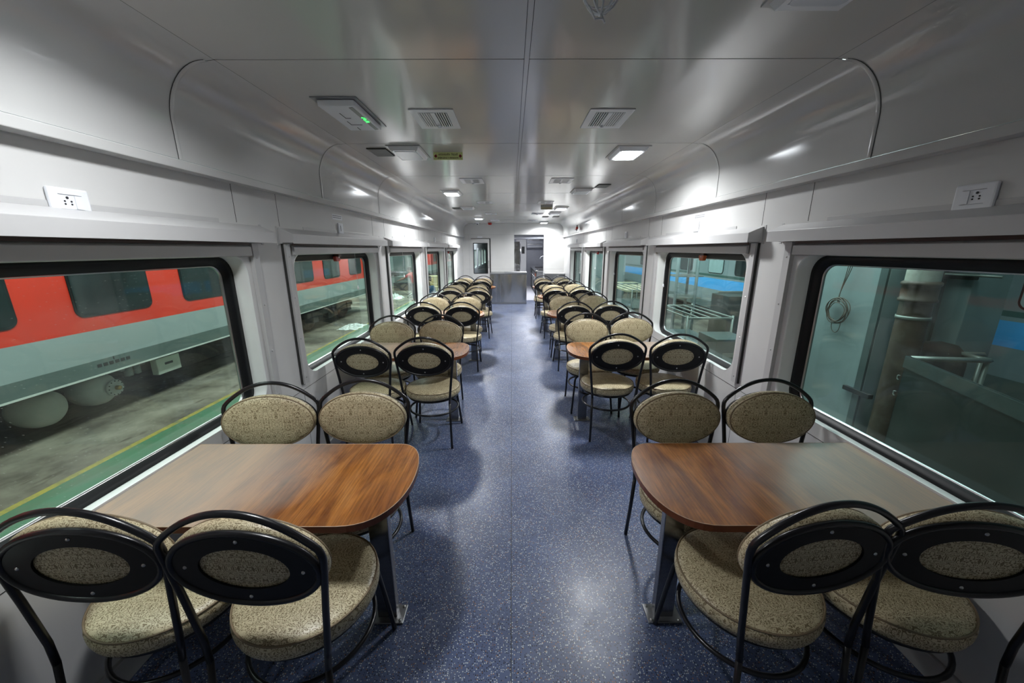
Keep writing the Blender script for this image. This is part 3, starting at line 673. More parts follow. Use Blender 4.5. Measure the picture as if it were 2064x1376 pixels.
# ------------------------------------------------------------------ chairs
def tubeobj(name, path, r, parent, mat='black', closed=False, seg=10):
    m = MB(); m.tube(path, r, seg, closed); return m.build(name, mat, parent)
def make_chair():
    t = thing('dining_chair', None, None)
    R = 0.0098
    # padded round seat
    sr = 0.232
    prof = [(0, 0.392), (sr-0.020, 0.392), (sr-0.004, 0.400), (sr, 0.415), (sr+0.001, 0.432), (sr-0.003, 0.447), (sr-0.012, 0.456), (sr-0.03, 0.461), (sr*0.7, 0.468), (sr*0.35, 0.471), (0, 0.472)]
    m = MB(); m.lathe(prof, 56); seat = m.build('seat', 'fabric', t)
    m = MB(); m.tube([((sr-0.005)*math.cos(a), (sr-0.005)*math.sin(a), 0.4525) for a in [2*PI*i/56 for i in range(56)]], 0.0035, 6, True); m.build('piping', 'piping', seat)
    m = MB(); m.tube([(0.205*math.cos(a), 0.205*math.sin(a), 0.381) for a in [2*PI*i/40 for i in range(40)]], R, 10, True); m.build('seat_frame', 'black', t)
    m = MB(); m.tube([(0.205*math.cos(a), 0.205*math.sin(a)-0.005, 0.262) for a in [2*PI*i/44 for i in range(44)]], R*0.9, 10, True); m.build('foot_ring', 'black', t)
    # rear legs and the hooped back
    for sg in (-1, 1):
        m = MB(); m.tube([(sg*0.195, -0.262, 0.004), (sg*0.188, -0.243, 0.20), (sg*0.184, -0.228, 0.385)], R, 10); m.build('leg', 'black', t)
        m = MB(); m.tube(bez([(sg*0.07, 0.06, 0.378), (sg*0.13, 0.12, 0.378), (sg*0.165, 0.150, 0.378), (sg*0.170, 0.158, 0.335), (sg*0.176, 0.168, 0.26), (sg*0.190, 0.185, 0.12), (sg*0.200, 0.195, 0.004)], 9), R, 10); m.build('leg', 'black', t)
    pts = [(0.184, -0.228, 0.385), (0.190, -0.225, 0.46), (0.208, -0.232, 0.62), (0.226, -0.240, 0.760), (0.2295, -0.243, 0.795), (0.228, -0.246, 0.815), (0.222, -0.247, 0.830), (0.208, -0.249, 0.846)]
    arc = [(x, -0.249-0.008*(1-(x/0.208)**2), 0.846+0.092*(1-(abs(x)/0.208)**2.05)) for x in [0.208-0.416*i/22 for i in range(1, 22)]]
    path = pts + arc + [(-x, y, z) for x, y, z in reversed(pts)]
    m = MB(); m.tube(path, R, 12); m.build('back_frame', 'black', t)
    # oval back: ring tube, plate with an oval cut-out, cushion in front
    tilt = Matrix.Translation((0, -0.240, 0.748)) @ Euler((math.radians(4), 0, 0)).to_matrix().to_4x4()
    A, B = 0.212, 0.122
    m = MB(); m.tube([tilt @ Vector((A*math.cos(a), 0, B*math.sin(a))) for a in [2*PI*i/56 for i in range(56)]], 0.0098, 10, True); m.build('oval_ring', 'black', t)
    el = lambda a_, b_, n_=48: [(a_*math.cos(2*PI*i/n_), b_*math.sin(2*PI*i/n_)) for i in range(n_)]
    m = MB(); m.prism(el(A, B), -0.003, 0.003, axis='y', holes=[el(0.130, 0.070)[::-1]], mat=tilt); plate = m.build('back_plate', 'blackplate', t)
    for px, pz in ((0.168, 0), (-0.168, 0), (0, 0.097), (0, -0.097)):
        m = MB(); m.lathe([(0.0055, 0), (0.0045, 0.0025), (0, 0.0035)], 10, mat=tilt @ Matrix.Translation((px, -0.003, pz)) @ Euler((PI/2, 0, 0)).to_matrix().to_4x4()); m.build('screw', 'screw', plate)
    # cushion: lathe about the oval's axis
    cm = tilt @ Matrix.Translation((0, 0.004, 0.0)) @ Euler((-PI/2, 0, 0)).to_matrix().to_4x4()
    k = 0.223
    prof = [(0, 0.0), (k-0.018, 0.0), (k-0.005, 0.005), (k, 0.016), (k+0.0005, 0.030), (k-0.003, 0.040), (k-0.012, 0.047), (k-0.03, 0.052), (k*0.65, 0.058), (k*0.3, 0.060), (0, 0.0605)]
    m = MB(); m.lathe(prof, 56, sx=1.0, sy=0.62, mat=cm); cu = m.build('back_cushion', 'fabric', t)
    m = MB(); m.tube([cm @ Vector(((k-0.006)*math.cos(a), 0.62*(k-0.006)*math.sin(a), 0.0435)) for a in [2*PI*i/56 for i in range(56)]], 0.0035, 6, True); m.build('piping', 'piping', cu)
    return t
# arc-top points on the plan (x, y), near pair faces away from the camera, far pair faces it
CH = {('R', 0, 'n', 'a'): (0.874, 0.846, 6.5), ('R', 0, 'n', 'w'): (1.285, 0.837, -9), ('R', 0, 'f', 'a'): (0.848, 1.801, 2), ('R', 0, 'f', 'w'): (1.335, 1.806, 0),
 ('R', 1, 'n', 'a'): (0.857, 2.866, 2), ('R', 1, 'n', 'w'): (1.344, 2.850, 0), ('R', 1, 'f', 'a'): (0.790, 3.854, 0), ('R', 1, 'f', 'w'): (1.279, 3.900, 0),
 ('R', 2, 'n', 'a'): (0.819, 4.740, 2), ('R', 2, 'n', 'w'): (1.297, 4.770, 0), ('R', 2, 'f', 'a'): (0.815, 5.810, -3), ('R', 2, 'f', 'w'): (1.286, 5.856, 2),
 ('R', 3, 'n', 'a'): (0.790, 6.625, 4), ('R', 3, 'n', 'w'): (1.279, 6.740, -2), ('R', 3, 'f', 'a'): (0.854, 7.700, 0), ('R', 3, 'f', 'w'): (1.321, 7.850, 0),
 ('R', 4, 'n', 'a'): (0.760, 8.560, 0), ('R', 4, 'n', 'w'): (1.251, 8.632, 3), ('R', 4, 'f', 'a'): (0.800, 9.600, 0), ('R', 4, 'f', 'w'): (1.282, 9.725, 0),
 ('L', 0, 'n', 'a'): (-0.735, 0.815, -3), ('L', 0, 'n', 'w'): (-1.191, 0.826, 2), ('L', 0, 'f', 'a'): (-0.775, 1.815, 2), ('L', 0, 'f', 'w'): (-1.238, 1.776, 7),
 ('L', 1, 'n', 'a'): (-0.690, 2.762, -2), ('L', 1, 'n', 'w'): (-1.165, 2.734, -4), ('L', 1, 'f', 'a'): (-0.735, 3.774, 0), ('L', 1, 'f', 'w'): (-1.225, 3.730, 2),
 ('L', 2, 'n', 'a'): (-0.650, 4.718, 0), ('L', 2, 'n', 'w'): (-1.144, 4.713, 0), ('L', 2, 'f', 'a'): (-0.690, 5.718, 3), ('L', 2, 'f', 'w'): (-1.185, 5.701, 0),
 ('L', 3, 'n', 'a'): (-0.610, 6.610, -3), ('L', 3, 'n', 'w'): (-1.110, 6.668, 3), ('L', 3, 'f', 'a'): (-0.700, 7.620, 0), ('L', 3, 'f', 'w'): (-1.180, 7.653, 0),
 ('L', 4, 'n', 'a'): (-0.710, 8.617, 3), ('L', 4, 'n', 'w'): (-1.176, 8.600, 0), ('L', 4, 'f', 'a'): (-0.719, 9.551, 0), ('L', 4, 'f', 'w'): (-1.190, 9.639, 0)}
base = make_chair(); first = True
for (sd, k, nf, aw), (x, y, dg) in CH.items():
    t = base if first else copy_tree(base); first = False
    ang = math.radians(dg) + (0 if nf == 'n' else PI)
    # arc top sits at local (0,-0.257)
    ox, oy = -0.257*(-math.sin(ang))*1.0, -0.257*math.cos(ang)
    t.location = (x-ox, y-oy, 0); t.rotation_euler = (0, 0, ang)
    tag(t, 'gold cushioned hoop chair, %s place, %s side of the %s table on the %s' % ('aisle' if aw == 'a' else 'window', 'near' if nf == 'n' else 'far', ORD[k], 'left' if sd == 'L' else 'right'), 'chair', 'dining chairs around the tables')

# ------------------------------------------------------------------ serving counter and side cabinet
t = thing('serving_counter', 'waist high stainless steel serving counter in front of the galley opening', 'counter', (-0.095, 11.27, 0))
m = MB(); m.box(-0.53, 0.535, -0.23, 0.24, 0.0, 0.885); m.build('counter_body', 'wavysteel', t, bevel=0.006)
m = MB(); m.box(-0.535, 0.545, -0.25, 0.25, 0.885, 0.925); m.build('counter_top', 'steeldull', t, bevel=0.004)
m = MB(); m.box(-0.12, 0.54, -0.25, 0.25, 0.925, 0.938); m.build('lift_flap', 'alu', t, bevel=0.003)
m = MB(); m.box(-0.53, 0.535, -0.236, -0.23, 0.005, 0.055); m.build('kick_plate', 'steeldull', t)
m = MB()
for xx in (-0.36, -0.24, 0.50): m.box(xx-0.004, xx+0.004, -0.234, -0.229, 0.06, 0.87)
m.build('panel_joint', 'screw', t)
t = thing('side_cabinet', 'low dark grey cabinet with pale top in the far right corner', 'cabinet', (1.30, 11.37, 0))
m = MB(); m.box(-0.29, 0.28, -0.17, 0.17, 0.0, 0.870); m.build('cabinet_body', 'steeldull', t, bevel=0.004)
m = MB(); m.box(-0.305, 0.29, -0.18, 0.17, 0.870, 0.895); m.build('cabinet_top', 'blind_metal', t, bevel=0.003)
m = MB(); m.box(-0.27, 0.26, -0.178, -0.17, 0.06, 0.84); m.build('door', 'steeldull', t, bevel=0.002)

# ------------------------------------------------------------------ galley beyond the opening
M['galley'] = simple('galley_wall', (0.30, 0.31, 0.35), 0.35, 0.4, var=0.05)
M['galleyfloor'] = simple('galley_floor', (0.55, 0.55, 0.60), 0.45, var=0.08, vscale=9)
GY0, GY1 = YF+0.10, 16.6
m = MB(); m.box(-0.57, 1.60, GY0+0.25, GY1, -0.02, 0.001); struct(m.build('floor_galley', 'galleyfloor'))
m = MB(); m.box(-0.57, 1.60, GY1, GY1+0.05, 0, 2.35); struct(m.build('wall_galley_end', 'galley'))
m = MB(); m.box(1.60, 1.65, GY0, GY1, 0, 2.35); struct(m.build('wall_galley_right', 'galley'))
m = MB(); m.box(-0.62, -0.57, GY0, 24.0, 0, 2.35); struct(m.build('wall_galley_left', 'galley'))
CW = [13.6, 15.4, 17.2, 19.0, 20.8]
m = MB(); m.prism([(GY0, 0), (24.0, 0), (24.0, 2.35), (GY0, 2.35)], -1.54, -1.50, axis='x', holes=[rrect(c-0.5, c+0.5, 0.85, 1.60, 0.10)[::-1] for c in CW]); struct(m.build('wall_corridor', 'wall'))
m = MB(); m.box(-1.54, -0.57, 24.0, 24.05, 0, 2.35); struct(m.build('wall_corridor_end', 'wall'))
m = MB(); m.box(-1.54, -0.57, GY1, 24.0, 2.30, 2.35); struct(m.build('ceiling_corridor', 'wall'))
m = MB(); m.box(-1.54, -0.57, GY0, 24.0, -0.02, 0.0); struct(m.build('floor_corridor', 'galleyfloor'))
for i, c in enumerate(CW):
    m = MB(); m.prism(rrect(c-0.55, c+0.55, 0.80, 1.65, 0.13), -1.50, -1.47, axis='x', holes=[rrect(c-0.48, c+0.48, 0.87, 1.58, 0.09)[::-1]]); w_ = struct(m.build('window_%d' % (11+i), 'recess'))
    g = MB(); g.box(-1.53, -1.525, c-0.49, c+0.49, 0.86, 1.59); g.build('glass_pane', 'glass', w_)
area('corridor_fill', (-1.05, 15.0, 2.25), (0, 0, 0), 0.25, 3.0, 40, (0.92, 0.96, 1.0))  # unseen area light added to brighten the corridor
m = MB(); m.box(-1.54, 1.65, GY0, GY1, 2.30, 2.35); struct(m.build('ceiling_galley', 'galley'))
m = MB(); m.box(DX0, DX1, YF+0.10, YF+0.50, 1.90, 2.10); struct(m.build('trim_7', 'galley'))
area('galley_light', (0.55, 13.4, 2.22), (0, 0, 0), 0.3, 1.2, 75, (0.92, 0.94, 1.0))
t = thing('steel_refrigerator', 'tall shiny steel cabinet standing just inside the galley on the left', 'cabinet', (0.02, 13.3, 0))
m = MB(); m.box(-0.45, 0.26, -0.3, 0.4, 0.05, 1.85); m.build('cabinet_body', 'steel', t, bevel=0.008)
m = MB(); m.box(0.262, 0.275, -0.26, 0.36, 0.9, 1.8); m.build('door', 'steel', t, bevel=0.004)
m = MB(); m.tube([(0.285, -0.2, 1.1), (0.285, -0.2, 1.6)], 0.010, 8); m.build('door_handle', 'screw', t)
t = thing('galley_door', 'grey inner galley door with a small dark window', 'door', (0.44, 15.6, 0))
m = MB(); m.box(-0.25, 0.16, 0, 0.05, 0, 1.98); m.build('door_leaf', 'blind_metal', t, bevel=0.004)
m = MB(); m.box(-0.03, 0.09, -0.008, 0.0, 1.42, 1.70); m.build('vision_panel', 'dark', t)
m = MB()
for i in range(5): m.box(-0.16, 0.06, -0.008, 0.0, 0.50+i*0.035, 0.52+i*0.035)
m.build('louvre', 'line', t)
t = thing('galley_worktop', 'long stainless galley worktop along the right with hob plates', 'counter', (1.20, 14.2, 0))
m = MB(); m.box(-0.36, 0.38, -1.6, 2.2, 0.08, 0.86); m.build('cabinet_body', 'steeldull', t, bevel=0.004)
m = MB(); m.box(-0.40, 0.38, -1.62, 2.2, 0.86, 0.90); m.build('worktop', 'steel', t, bevel=0.003)
for i in range(3):
    m = MB(); m.box(-0.28, 0.20, -1.3+i*0.8, -0.75+i*0.8, 0.90, 0.915); m.build('hob_plate', 'dark', t)
for i in range(5):
    m = MB(); m.box(-0.372, -0.36, -1.55+i*0.72, -0.88+i*0.72, 0.14, 0.80); o = m.build('cabinet_door', 'steeldull', t, bevel=0.002)
    m = MB(); m.tube([(-0.385, -1.0+i*0.72, 0.5), (-0.385, -1.0+i*0.72, 0.66)], 0.006, 8); m.build('handle', 'screw', o)
m = MB(); m.box(-0.376, -0.372, -1.45, -0.75, 0.68, 0.78); m.build('control_panel', 'orange', t)
t = thing('extractor_hood', 'louvred steel hood high on the galley end wall', 'hood', (0.92, 16.3, 1.65))
m = MB(); m.box(-0.28, 0.42, -0.12, 0.28, 0.0, 0.42); m.build('hood_body', 'galley', t)
for i in range(4):
    m = MB(); m.box(-0.25, 0.38, -0.16, -0.12, 0.04+i*0.09, 0.075+i*0.09); m.build('louvre', 'steel' if i % 2 else 'white', t)
t = thing('galley_tap', 'curved white tap over the galley worktop', 'tap', (1.10, 12.9, 0.90))
m = MB(); m.tube([(0.1, 0, 0), (0.1, 0, 0.42), (0.06, 0, 0.50), (-0.10, 0, 0.44), (-0.14, 0, 0.38)], 0.012, 8); m.build('spout', 'white', t)
m = MB(); m.lathe([(0.03, 0), (0.03, 0.03), (0, 0.035)], 12, (0.1, 0, 0)); m.build('tap_base', 'screw', t)

# ------------------------------------------------------------------ outside: shed floor and walls
GZ = -1.0
def ground_mat():
    m, n, l, b = nt('stained_concrete')
    t = tex(n, l, 'ShaderNodeTexNoise', Scale=0.9, Detail=9.0, Roughness=0.65)
    c = ramp(n, [(0.36, (0.05, 0.042, 0.030)), (0.5, (0.15, 0.138, 0.105)), (0.64, (0.25, 0.235, 0.185))]); l.new(t.outputs['Fac'], c.inputs['Fac'])
    t2 = tex(n, l, 'ShaderNodeTexNoise', scale=(3.0, 0.9, 1.0), Scale=2.2, Detail=5.0)
    c2 = ramp(n, [(0.60, (0, 0, 0)), (0.70, (0.8, 0.8, 0.8))]); l.new(t2.outputs['Fac'], c2.inputs['Fac'])
    mx = n.new('ShaderNodeMix'); mx.data_type = 'RGBA'; l.new(c2.outputs['Color'], mx.inputs['Factor']); l.new(c.outputs['Color'], mx.inputs['A']); mx.inputs['B'].default_value = (0.045, 0.035, 0.022, 1)
    l.new(mx.outputs['Result'], b.inputs['Base Color']); b.inputs['Roughness'].default_value = 0.75
    return m
M['ground'] = ground_mat()
def worn(name, col, under=(0.17, 0.16, 0.12), thr=(0.42, 0.6), sc=5.0):
    m, n, l, b = nt(name)
    t = tex(n, l, 'ShaderNodeTexNoise', Scale=sc, Detail=8.0, Roughness=0.7)
    c = ramp(n, [(thr[0], col), (thr[1], under)]); l.new(t.outputs['Fac'], c.inputs['Fac']); l.new(c.outputs['Color'], b.inputs['Base Color']); b.inputs['Roughness'].default_value = 0.55
    return m
M['greenpaint'] = worn('worn_green_floor_paint', (0.040, 0.165, 0.082), (0.12, 0.14, 0.10), (0.42, 0.80), 2.2)
M['yellowpaint'] = worn('worn_yellow_line', (0.34, 0.29, 0.05), (0.12, 0.14, 0.08), (0.45, 0.68), 6.0)
m = MB(); m.box(-16, 16, -8, 70, GZ-0.02, GZ); o = m.build('ground', 'ground'); struct(o)
m = MB(); m.box(-5.15, -2.4, -6, 60, GZ+0.001, GZ+0.004); o = m.build('floor_marking', 'greenpaint'); tag(o, 'worn green painted walkway beside the coach on the left', 'floor marking')
m = MB(); m.box(-5.24, -5.15, -6, 60, GZ+0.001, GZ+0.005); o = m.build('floor_marking', 'yellowpaint'); tag(o, 'worn yellow line edging the green walkway', 'floor marking')
M['shedwall'] = simple('shed_cladding', (0.16, 0.24, 0.23), 0.7, var=0.2, vscale=1.2)
m = MB(); m.box(-12.2, -12.0, -8, 70, GZ, 7); struct(m.build('wall_shed_left', 'shedwall'))
m = MB(); m.box(12.0, 12.2, -8, 70, GZ, 7); struct(m.build('wall_shed_right', 'shedwall'))
m = MB(); m.box(-12, 12, 60, 60.2, GZ, 7); struct(m.build('wall_shed_end', 'shedwall'))

# neighbouring coaches
M['coachred'] = simple('coach_red_paint', (0.64, 0.034, 0.013), 0.3, var=0.08, vscale=1.0, coat=0.3)
M['coachgrey'] = simple('coach_grey_paint', (0.27, 0.33, 0.335), 0.35, var=0.05, vscale=1.0)
M['coachskirt'] = simple('coach_skirt_paint', (0.085, 0.12, 0.115), 0.4, var=0.1, vscale=1.5)
M['coachgreyR'] = simple('coach_faded_grey', (0.20, 0.25, 0.26), 0.4, var=0.08, vscale=1.0)
M['coachblue'] = simple('coach_blue_stripe', (0.035, 0.36, 0.80), 0.35, var=0.03)
M['coachgreen'] = simple('coach_dark_green_stripe', (0.01, 0.07, 0.06), 0.4)
M['coachglass'] = simple('coach_dark_glass', (0.010, 0.020, 0.021), 0.15, spec=0.3, var=0.3, vscale=2)
M['paleglass'] = simple('coach_pale_glass', (0.35, 0.45, 0.45), 0.15, spec=0.6, var=0.1)
M['grime'] = simple('underframe_grime', (0.035, 0.035, 0.032), 0.8, var=0.4, vscale=5)
M['tank'] = simple('dusty_white_tank', (0.50, 0.54, 0.51), 0.6, var=0.12, vscale=4)
M['brass'] = simple('brass', (0.40, 0.28, 0.08), 0.35, 0.9)
M['boxwhite'] = simple('pale_enamel_box', (0.55, 0.62, 0.55), 0.45)
M['rust'] = simple('rusty_steel', (0.10, 0.06, 0.04), 0.8, var=0.4, vscale=8)
def coach_body(t, s, xin, y0, y1, bands, zroof, depth=3.2):
    """bands: [(z0,z1,mi)...] painted bands up the side facing our coach; thing at origin"""
    m = MB()
    for z0, z1, mi in bands: m.box(min(s*xin, s*(xin+depth)), max(s*xin, s*(xin+depth)), y0, y1, z0, z1, mi=mi)
    return m
def coach_wins(t, s, xin, wins, z0, z1, mat='coachglass', r=0.09):
    for (a, b) in wins:
        f = MB(); x0, x1 = sorted((s*(xin-0.012), s*(xin+0.01))); f.prism(rrect(a-0.03, b+0.03, z0-0.03, z1+0.03, r+0.03), x0, x1, axis='x'); fo = f.build('window', 'rubber', t)
        g = MB(); x0, x1 = sorted((s*(xin-0.016), s*(xin-0.011))); g.prism(rrect(a, b, z0, z1, r), x0, x1, axis='x'); g.build('pane', mat, fo)
def bogie(t, s, xin, y, r=0.46):
    b = MB(); x0, x1 = sorted((s*(xin+0.25), s*(xin+0.45)))
    b.box(x0, x1, y-1.7, y+1.7, GZ+0.45, GZ+0.62); b.box(x0, x1, y-0.35, y+0.35, GZ+0.25, GZ+0.75)
    for d in (-1.28, 1.28): b.box(x0-0.05, x1+0.05, y+d-0.16, y+d+0.16, GZ+0.28, GZ+0.62)
    bo = b.build('bogie', 'grime', t, bevel=0.02)
    for d in (-1.28, 1.28):
        w_ = MB(); w_.lathe([(0, -0.07), (0.10, -0.07), (0.12, -0.03), (r-0.06, -0.02), (r-0.04, -0.06), (r, -0.06), (r, 0.05), (r+0.03, 0.07), (0, 0.07)], 36, mat=Matrix.Translation((s*(xin+0.52), y+d, GZ+r+0.02)) @ Euler((0, s*PI/2, 0)).to_matrix().to_4x4()); w_.build('wheel', 'rust', bo)
        c = MB(); c.tube([(s*(xin+0.22), y+d*0.6, GZ+0.35+0.012*i) if i % 2 else (s*(xin+0.30), y+d*0.6, GZ+0.35+0.012*i) for i in range(2)], 0.03, 8)
    return bo
XL = 6.2
t = thing('red_coach', 'red and grey railway coach standing alongside the left windows', 'train coach', (0, 0, 0))
m = coach_body(t, -1, XL, -9, 16.8, [(-0.22, 0.0, 2), (0.0, 0.44, 1), (0.44, 2.6, 0)], 2.6)
m.box(-XL-3.2, -XL-0.02, -9, 16.8, 2.6, 2.9, mi=1)
m.box(-XL-0.2, -XL+0.008, -9, 16.8, -0.24, -0.215, mi=3)
m.build('coach_body', ['coachred', 'coachgrey', 'coachskirt', 'tank'], t)
wins = [(y, y+1.10) for y in (5.22-1.79*4, 5.22-1.79*3, 5.22-1.79*2, 5.22-1.79, 5.22, 7.01, 8.80, 10.58, 12.40, 14.35)]
coach_wins(t, -1, XL, wins, 0.68, 1.62)
m = MB()
for i in range(6): m.box(-XL+0.0001, -XL+0.003, 5.28+i*0.085, 5.34+i*0.085, -0.115, -0.065)
m.box(-XL+0.0001, -XL+0.003, 5.52, 5.535, -0.05, 0.0)
m.build('side_marking', 'dark', t)
for (yy, zc, nm) in ((4.90, -0.60, 'air_tank'), (5.62, -0.58, 'air_tank')):
    m = MB(); m.lathe([(0, -0.30), (0.10, -0.285), (0.18, -0.24), (0.245, -0.16), (0.272, -0.06), (0.272, 0.06), (0.245, 0.16), (0.18, 0.24), (0.10, 0.285), (0, 0.30)], 32, mat=Matrix.Translation((-XL-0.60, yy, zc)) @ Euler((0, PI/2, 0)).to_matrix().to_4x4()); tk = m.build('air_tank', 'tank', t)
    if yy > 5:
        q = MB(); q.lathe([(0.13, 0), (0.135, 0.02), (0.12, 0.04), (0.03, 0.045), (0.03, 0.07), (0, 0.075)], 24, mat=Matrix.Translation((-XL-0.30, yy+0.06, zc)) @ Euler((0, PI/2, 0)).to_matrix().to_4x4()); f = q.build('end_flange', 'tank', tk)
        for i in range(12):
            a = 2*PI*i/12; q.lathe
            b_ = MB(); b_.lathe([(0.009, 0), (0.009, 0.012), (0, 0.013)], 6, mat=Matrix.Translation((-XL-0.265, yy+0.06+0.112*math.cos(a), zc+0.112*math.sin(a))) @ Euler((0, PI/2, 0)).to_matrix().to_4x4()); b_.build('flange_bolt', 'grime', tk)
        b_ = MB(); b_.lathe([(0.035, 0), (0.035, 0.05), (0.02, 0.06), (0, 0.06)], 14, mat=Matrix.Translation((-XL-0.25, yy+0.06, zc)) @ Euler((0, PI/2, 0)).to_matrix().to_4x4()); b_.build('brass_plug', 'brass', tk)
m = MB(); m.box(-XL-0.30, -XL-0.18, 6.35, 6.82, -0.60, -0.31); bx = m.build('equipment_box', 'boxwhite', t, bevel=0.01)
m = MB(); m.box(-XL-0.18, -XL-0.175, 6.50, 6.66, -0.45, -0.41); m.build('box_label', 'dark', bx)
for i, (yy, zz, r_) in enumerate(((6.05, -0.42, 0.06), (6.20, -0.42, 0.05), (5.95, -0.30, 0.04))):
    m = MB(); m.lathe([(0, -0.1), (r_, -0.08), (r_, 0.08), (0, 0.1)], 14, (-XL-0.4, yy, zz)); m.build('valve', 'coachgreyR', t)
m = MB(); m.tube([(-XL-0.4, 5.7, -0.34), (-XL-0.4, 6.1, -0.33), (-XL-0.4, 6.35, -0.36)], 0.03, 8); m.tube([(-XL-0.5, -8, -0.32), (-XL-0.5, 16, -0.32)], 0.025, 8); m.build('air_pipe', 'grime', t)
m = MB(); m.box(-XL-2.6, -XL-0.9, -8, 3.8, -0.75, -0.22); m.box(-XL-2.6, -XL-0.7, 7.2, 9.6, -0.80, -0.22); m.box(-XL-2.4, -XL-1.6, -8, 16, -0.4, -0.2); m.build('underframe', 'grime', t, bevel=0.02)
bogie(t, -1, XL, 13.2)

t = thing('far_red_coach', 'second red and grey coach far down the track seen through the fourth left window', 'train coach')
m = coach_body(t, -1, XL, 29, 52, [(-0.22, 0.0, 2), (0.0, 0.44, 1), (0.44, 2.6, 0)], 2.6)
m.build('coach_body', ['coachred', 'coachgrey', 'coachskirt'], t)
coach_wins(t, -1, XL, [(30+1.8*i, 31.1+1.8*i) for i in range(10)], 0.68, 1.62)
bogie(t, -1, XL, 31.5)

XR = 7.0
t = thing('blue_striped_coach', 'grey coach with a bright blue stripe standing beyond the right windows', 'train coach')
m = coach_body(t, 1, XR, 0.5, 24, [(-0.45, -0.2, 2), (-0.2, 0.235, 0), (0.235, 0.60, 1), (0.60, 2.6, 0)], 2.6)
m.box(XR-0.003, XR+0.02, 0.5, 24, 0.66, 0.74, mi=3)
m.build('coach_body', ['coachgreyR', 'coachblue', 'coachskirt', 'coachgreen'], t)
coach_wins(t, 1, XR, [(11.0, 11.75), (9.1, 9.9), (6.6, 7.6), (14.6, 15.6), (17, 18), (19.5, 20.5)], 0.80, 1.62)
coach_wins(t, 1, XR, [(12.45, 13.35), (4.2, 5.05)], 0.80, 1.55, 'paleglass')
bogie(t, 1, XR, 8.6); bogie(t, 1, XR, 20)

# right bay: columns, downpipe, bin, racks
M['teal'] = simple('pale_teal_steel', (0.31, 0.385, 0.38), 0.45, var=0.12, vscale=1.5)
M['tealdark'] = simple('grey_teal_steel', (0.09, 0.125, 0.12), 0.5, var=0.2, vscale=2.5)
M['pipelight'] = worn('dusty_pipe_upper', (0.55, 0.56, 0.48), (0.32, 0.31, 0.24), (0.45, 0.8), 5)
M['pipebrown'] = worn('stained_pipe_lower', (0.085, 0.060, 0.040), (0.14, 0.12, 0.09), (0.5, 0.75), 5)
M['wire'] = simple('brown_wire', (0.13, 0.10, 0.075), 0.6)
M['sheet'] = simple('dark_green_sheet_metal', (0.014, 0.028, 0.025), 0.4, spec=0.5, var=0.25, vscale=2)
M['rimdark'] = simple('dark_teal_rim', (0.045, 0.070, 0.066), 0.4, var=0.2)
M['rackgrey'] = simple('galvanised_rack', (0.33, 0.36, 0.32), 0.45, 0.4)
M['card'] = simple('cardboard', (0.40, 0.33, 0.16), 0.8)
M['plasticsheet'] = simple('crumpled_plastic_sheet', (0.62, 0.68, 0.66), 0.4)
t = thing('steel_column', 'wide pale teal column seen at the left of the nearest right window', 'column', (4.9, 5.9, GZ))
m = MB(); m.box(0, 0.35, -1.05, 1.4, 0, 5.5); m.build('column_face', 'teal', t, bevel=0.01)
m = MB(); m.box(-0.03, 0.0, -1.05, -0.95, 0, 5.5); m.build('edge_plate', 'tealdark', t)
m = MB(); m.box(-0.05, 0.02, -1.20, -0.80, 0.60, 0.66); m.build('bracket', 'grime', t)
t = thing('wire_coil', 'coil of brown wire hanging on the pale teal column', 'coil of wire', (4.84, 5.43, 0.70))
for i in range(7):
    r_ = random.uniform(0.13, 0.19); oy, oz = random.uniform(-.02, .02), random.uniform(-.02, .02)
    m = MB(); m.tube([(0.01*math.sin(3*a+i)-0.008*i*0.6, oy+r_*math.cos(a), oz+r_*math.sin(a)*1.05) for a in [2*PI*j/28 for j in range(28)]], 0.006, 6, True); m.build('wire_loop', 'wire', t)
for i in range(3):
    m = MB(); m.tube(bez([(0.0, 0.02*i, 0.12), (0.0, 0.10-0.03*i, 0.3), (0, -0.12+0.04*i, 0.5), (0.0, -0.12+0.05*i, 0.95)], 10), 0.005, 6); m.build('hanging_wire', 'wire', t)
m = MB(); m.tube(bez([(0, 0.05, -0.12), (0, 0.12, -0.35), (0, -0.12, -0.42), (0, -0.08, -0.14)], 12), 0.005, 6); m.build('wire_end', 'wire', t)
t = thing('downpipe', 'thick vertical downpipe with a coupling, pale above and brown below', 'pipe', (5.02, 4.56, GZ))
m = MB(); m.lathe([(0.155, 2.18), (0.155, 5.5)], 32); m.build('upper_pipe', 'pipelight', t)
m = MB(); m.lathe([(0.150, 0), (0.150, 1.98)], 32); m.build('lower_pipe', 'pipebrown', t)
m = MB(); m.lathe([(0.150, 1.95), (0.178, 1.96), (0.178, 1.99), (0.166, 2.0), (0.166, 2.15), (0.182, 2.16), (0.182, 2.19), (0.158, 2.21)], 32); m.build('coupling', 'pipebrown', t)
m = MB(); m.lathe([(0.152, 1.74), (0.160, 1.74), (0.160, 1.78), (0.152, 1.78)], 32); m.build('pipe_clamp', 'rackgrey', t)
t = thing('shed_column', 'grey teal box column with a welded cross bar behind the downpipe', 'column', (5.95, 4.80, GZ))
m = MB(); m.box(0, 0.5, 0, 0.8, 0, 5.5); m.build('column_face', 'teal', t, bevel=0.01)
m = MB(); m.box(-0.05, 0.0, 0.30, 0.36, 0, 5.5); m.build('rib', 'tealdark', t)
m = MB(); m.box(-0.08, 0.0, -0.05, 0.95, 2.20, 2.28); m.build('cross_bar', 'grime', t, bevel=0.01)
m = MB(); m.tube([(-0.10, -0.35, 2.26), (-0.10, 0.25, 2.26)], 0.015, 8); m.build('rod', 'rackgrey', t)
t = thing('round_duct', 'dark round-topped duct behind the sheet metal bin', 'duct', (5.60, 4.68, GZ))
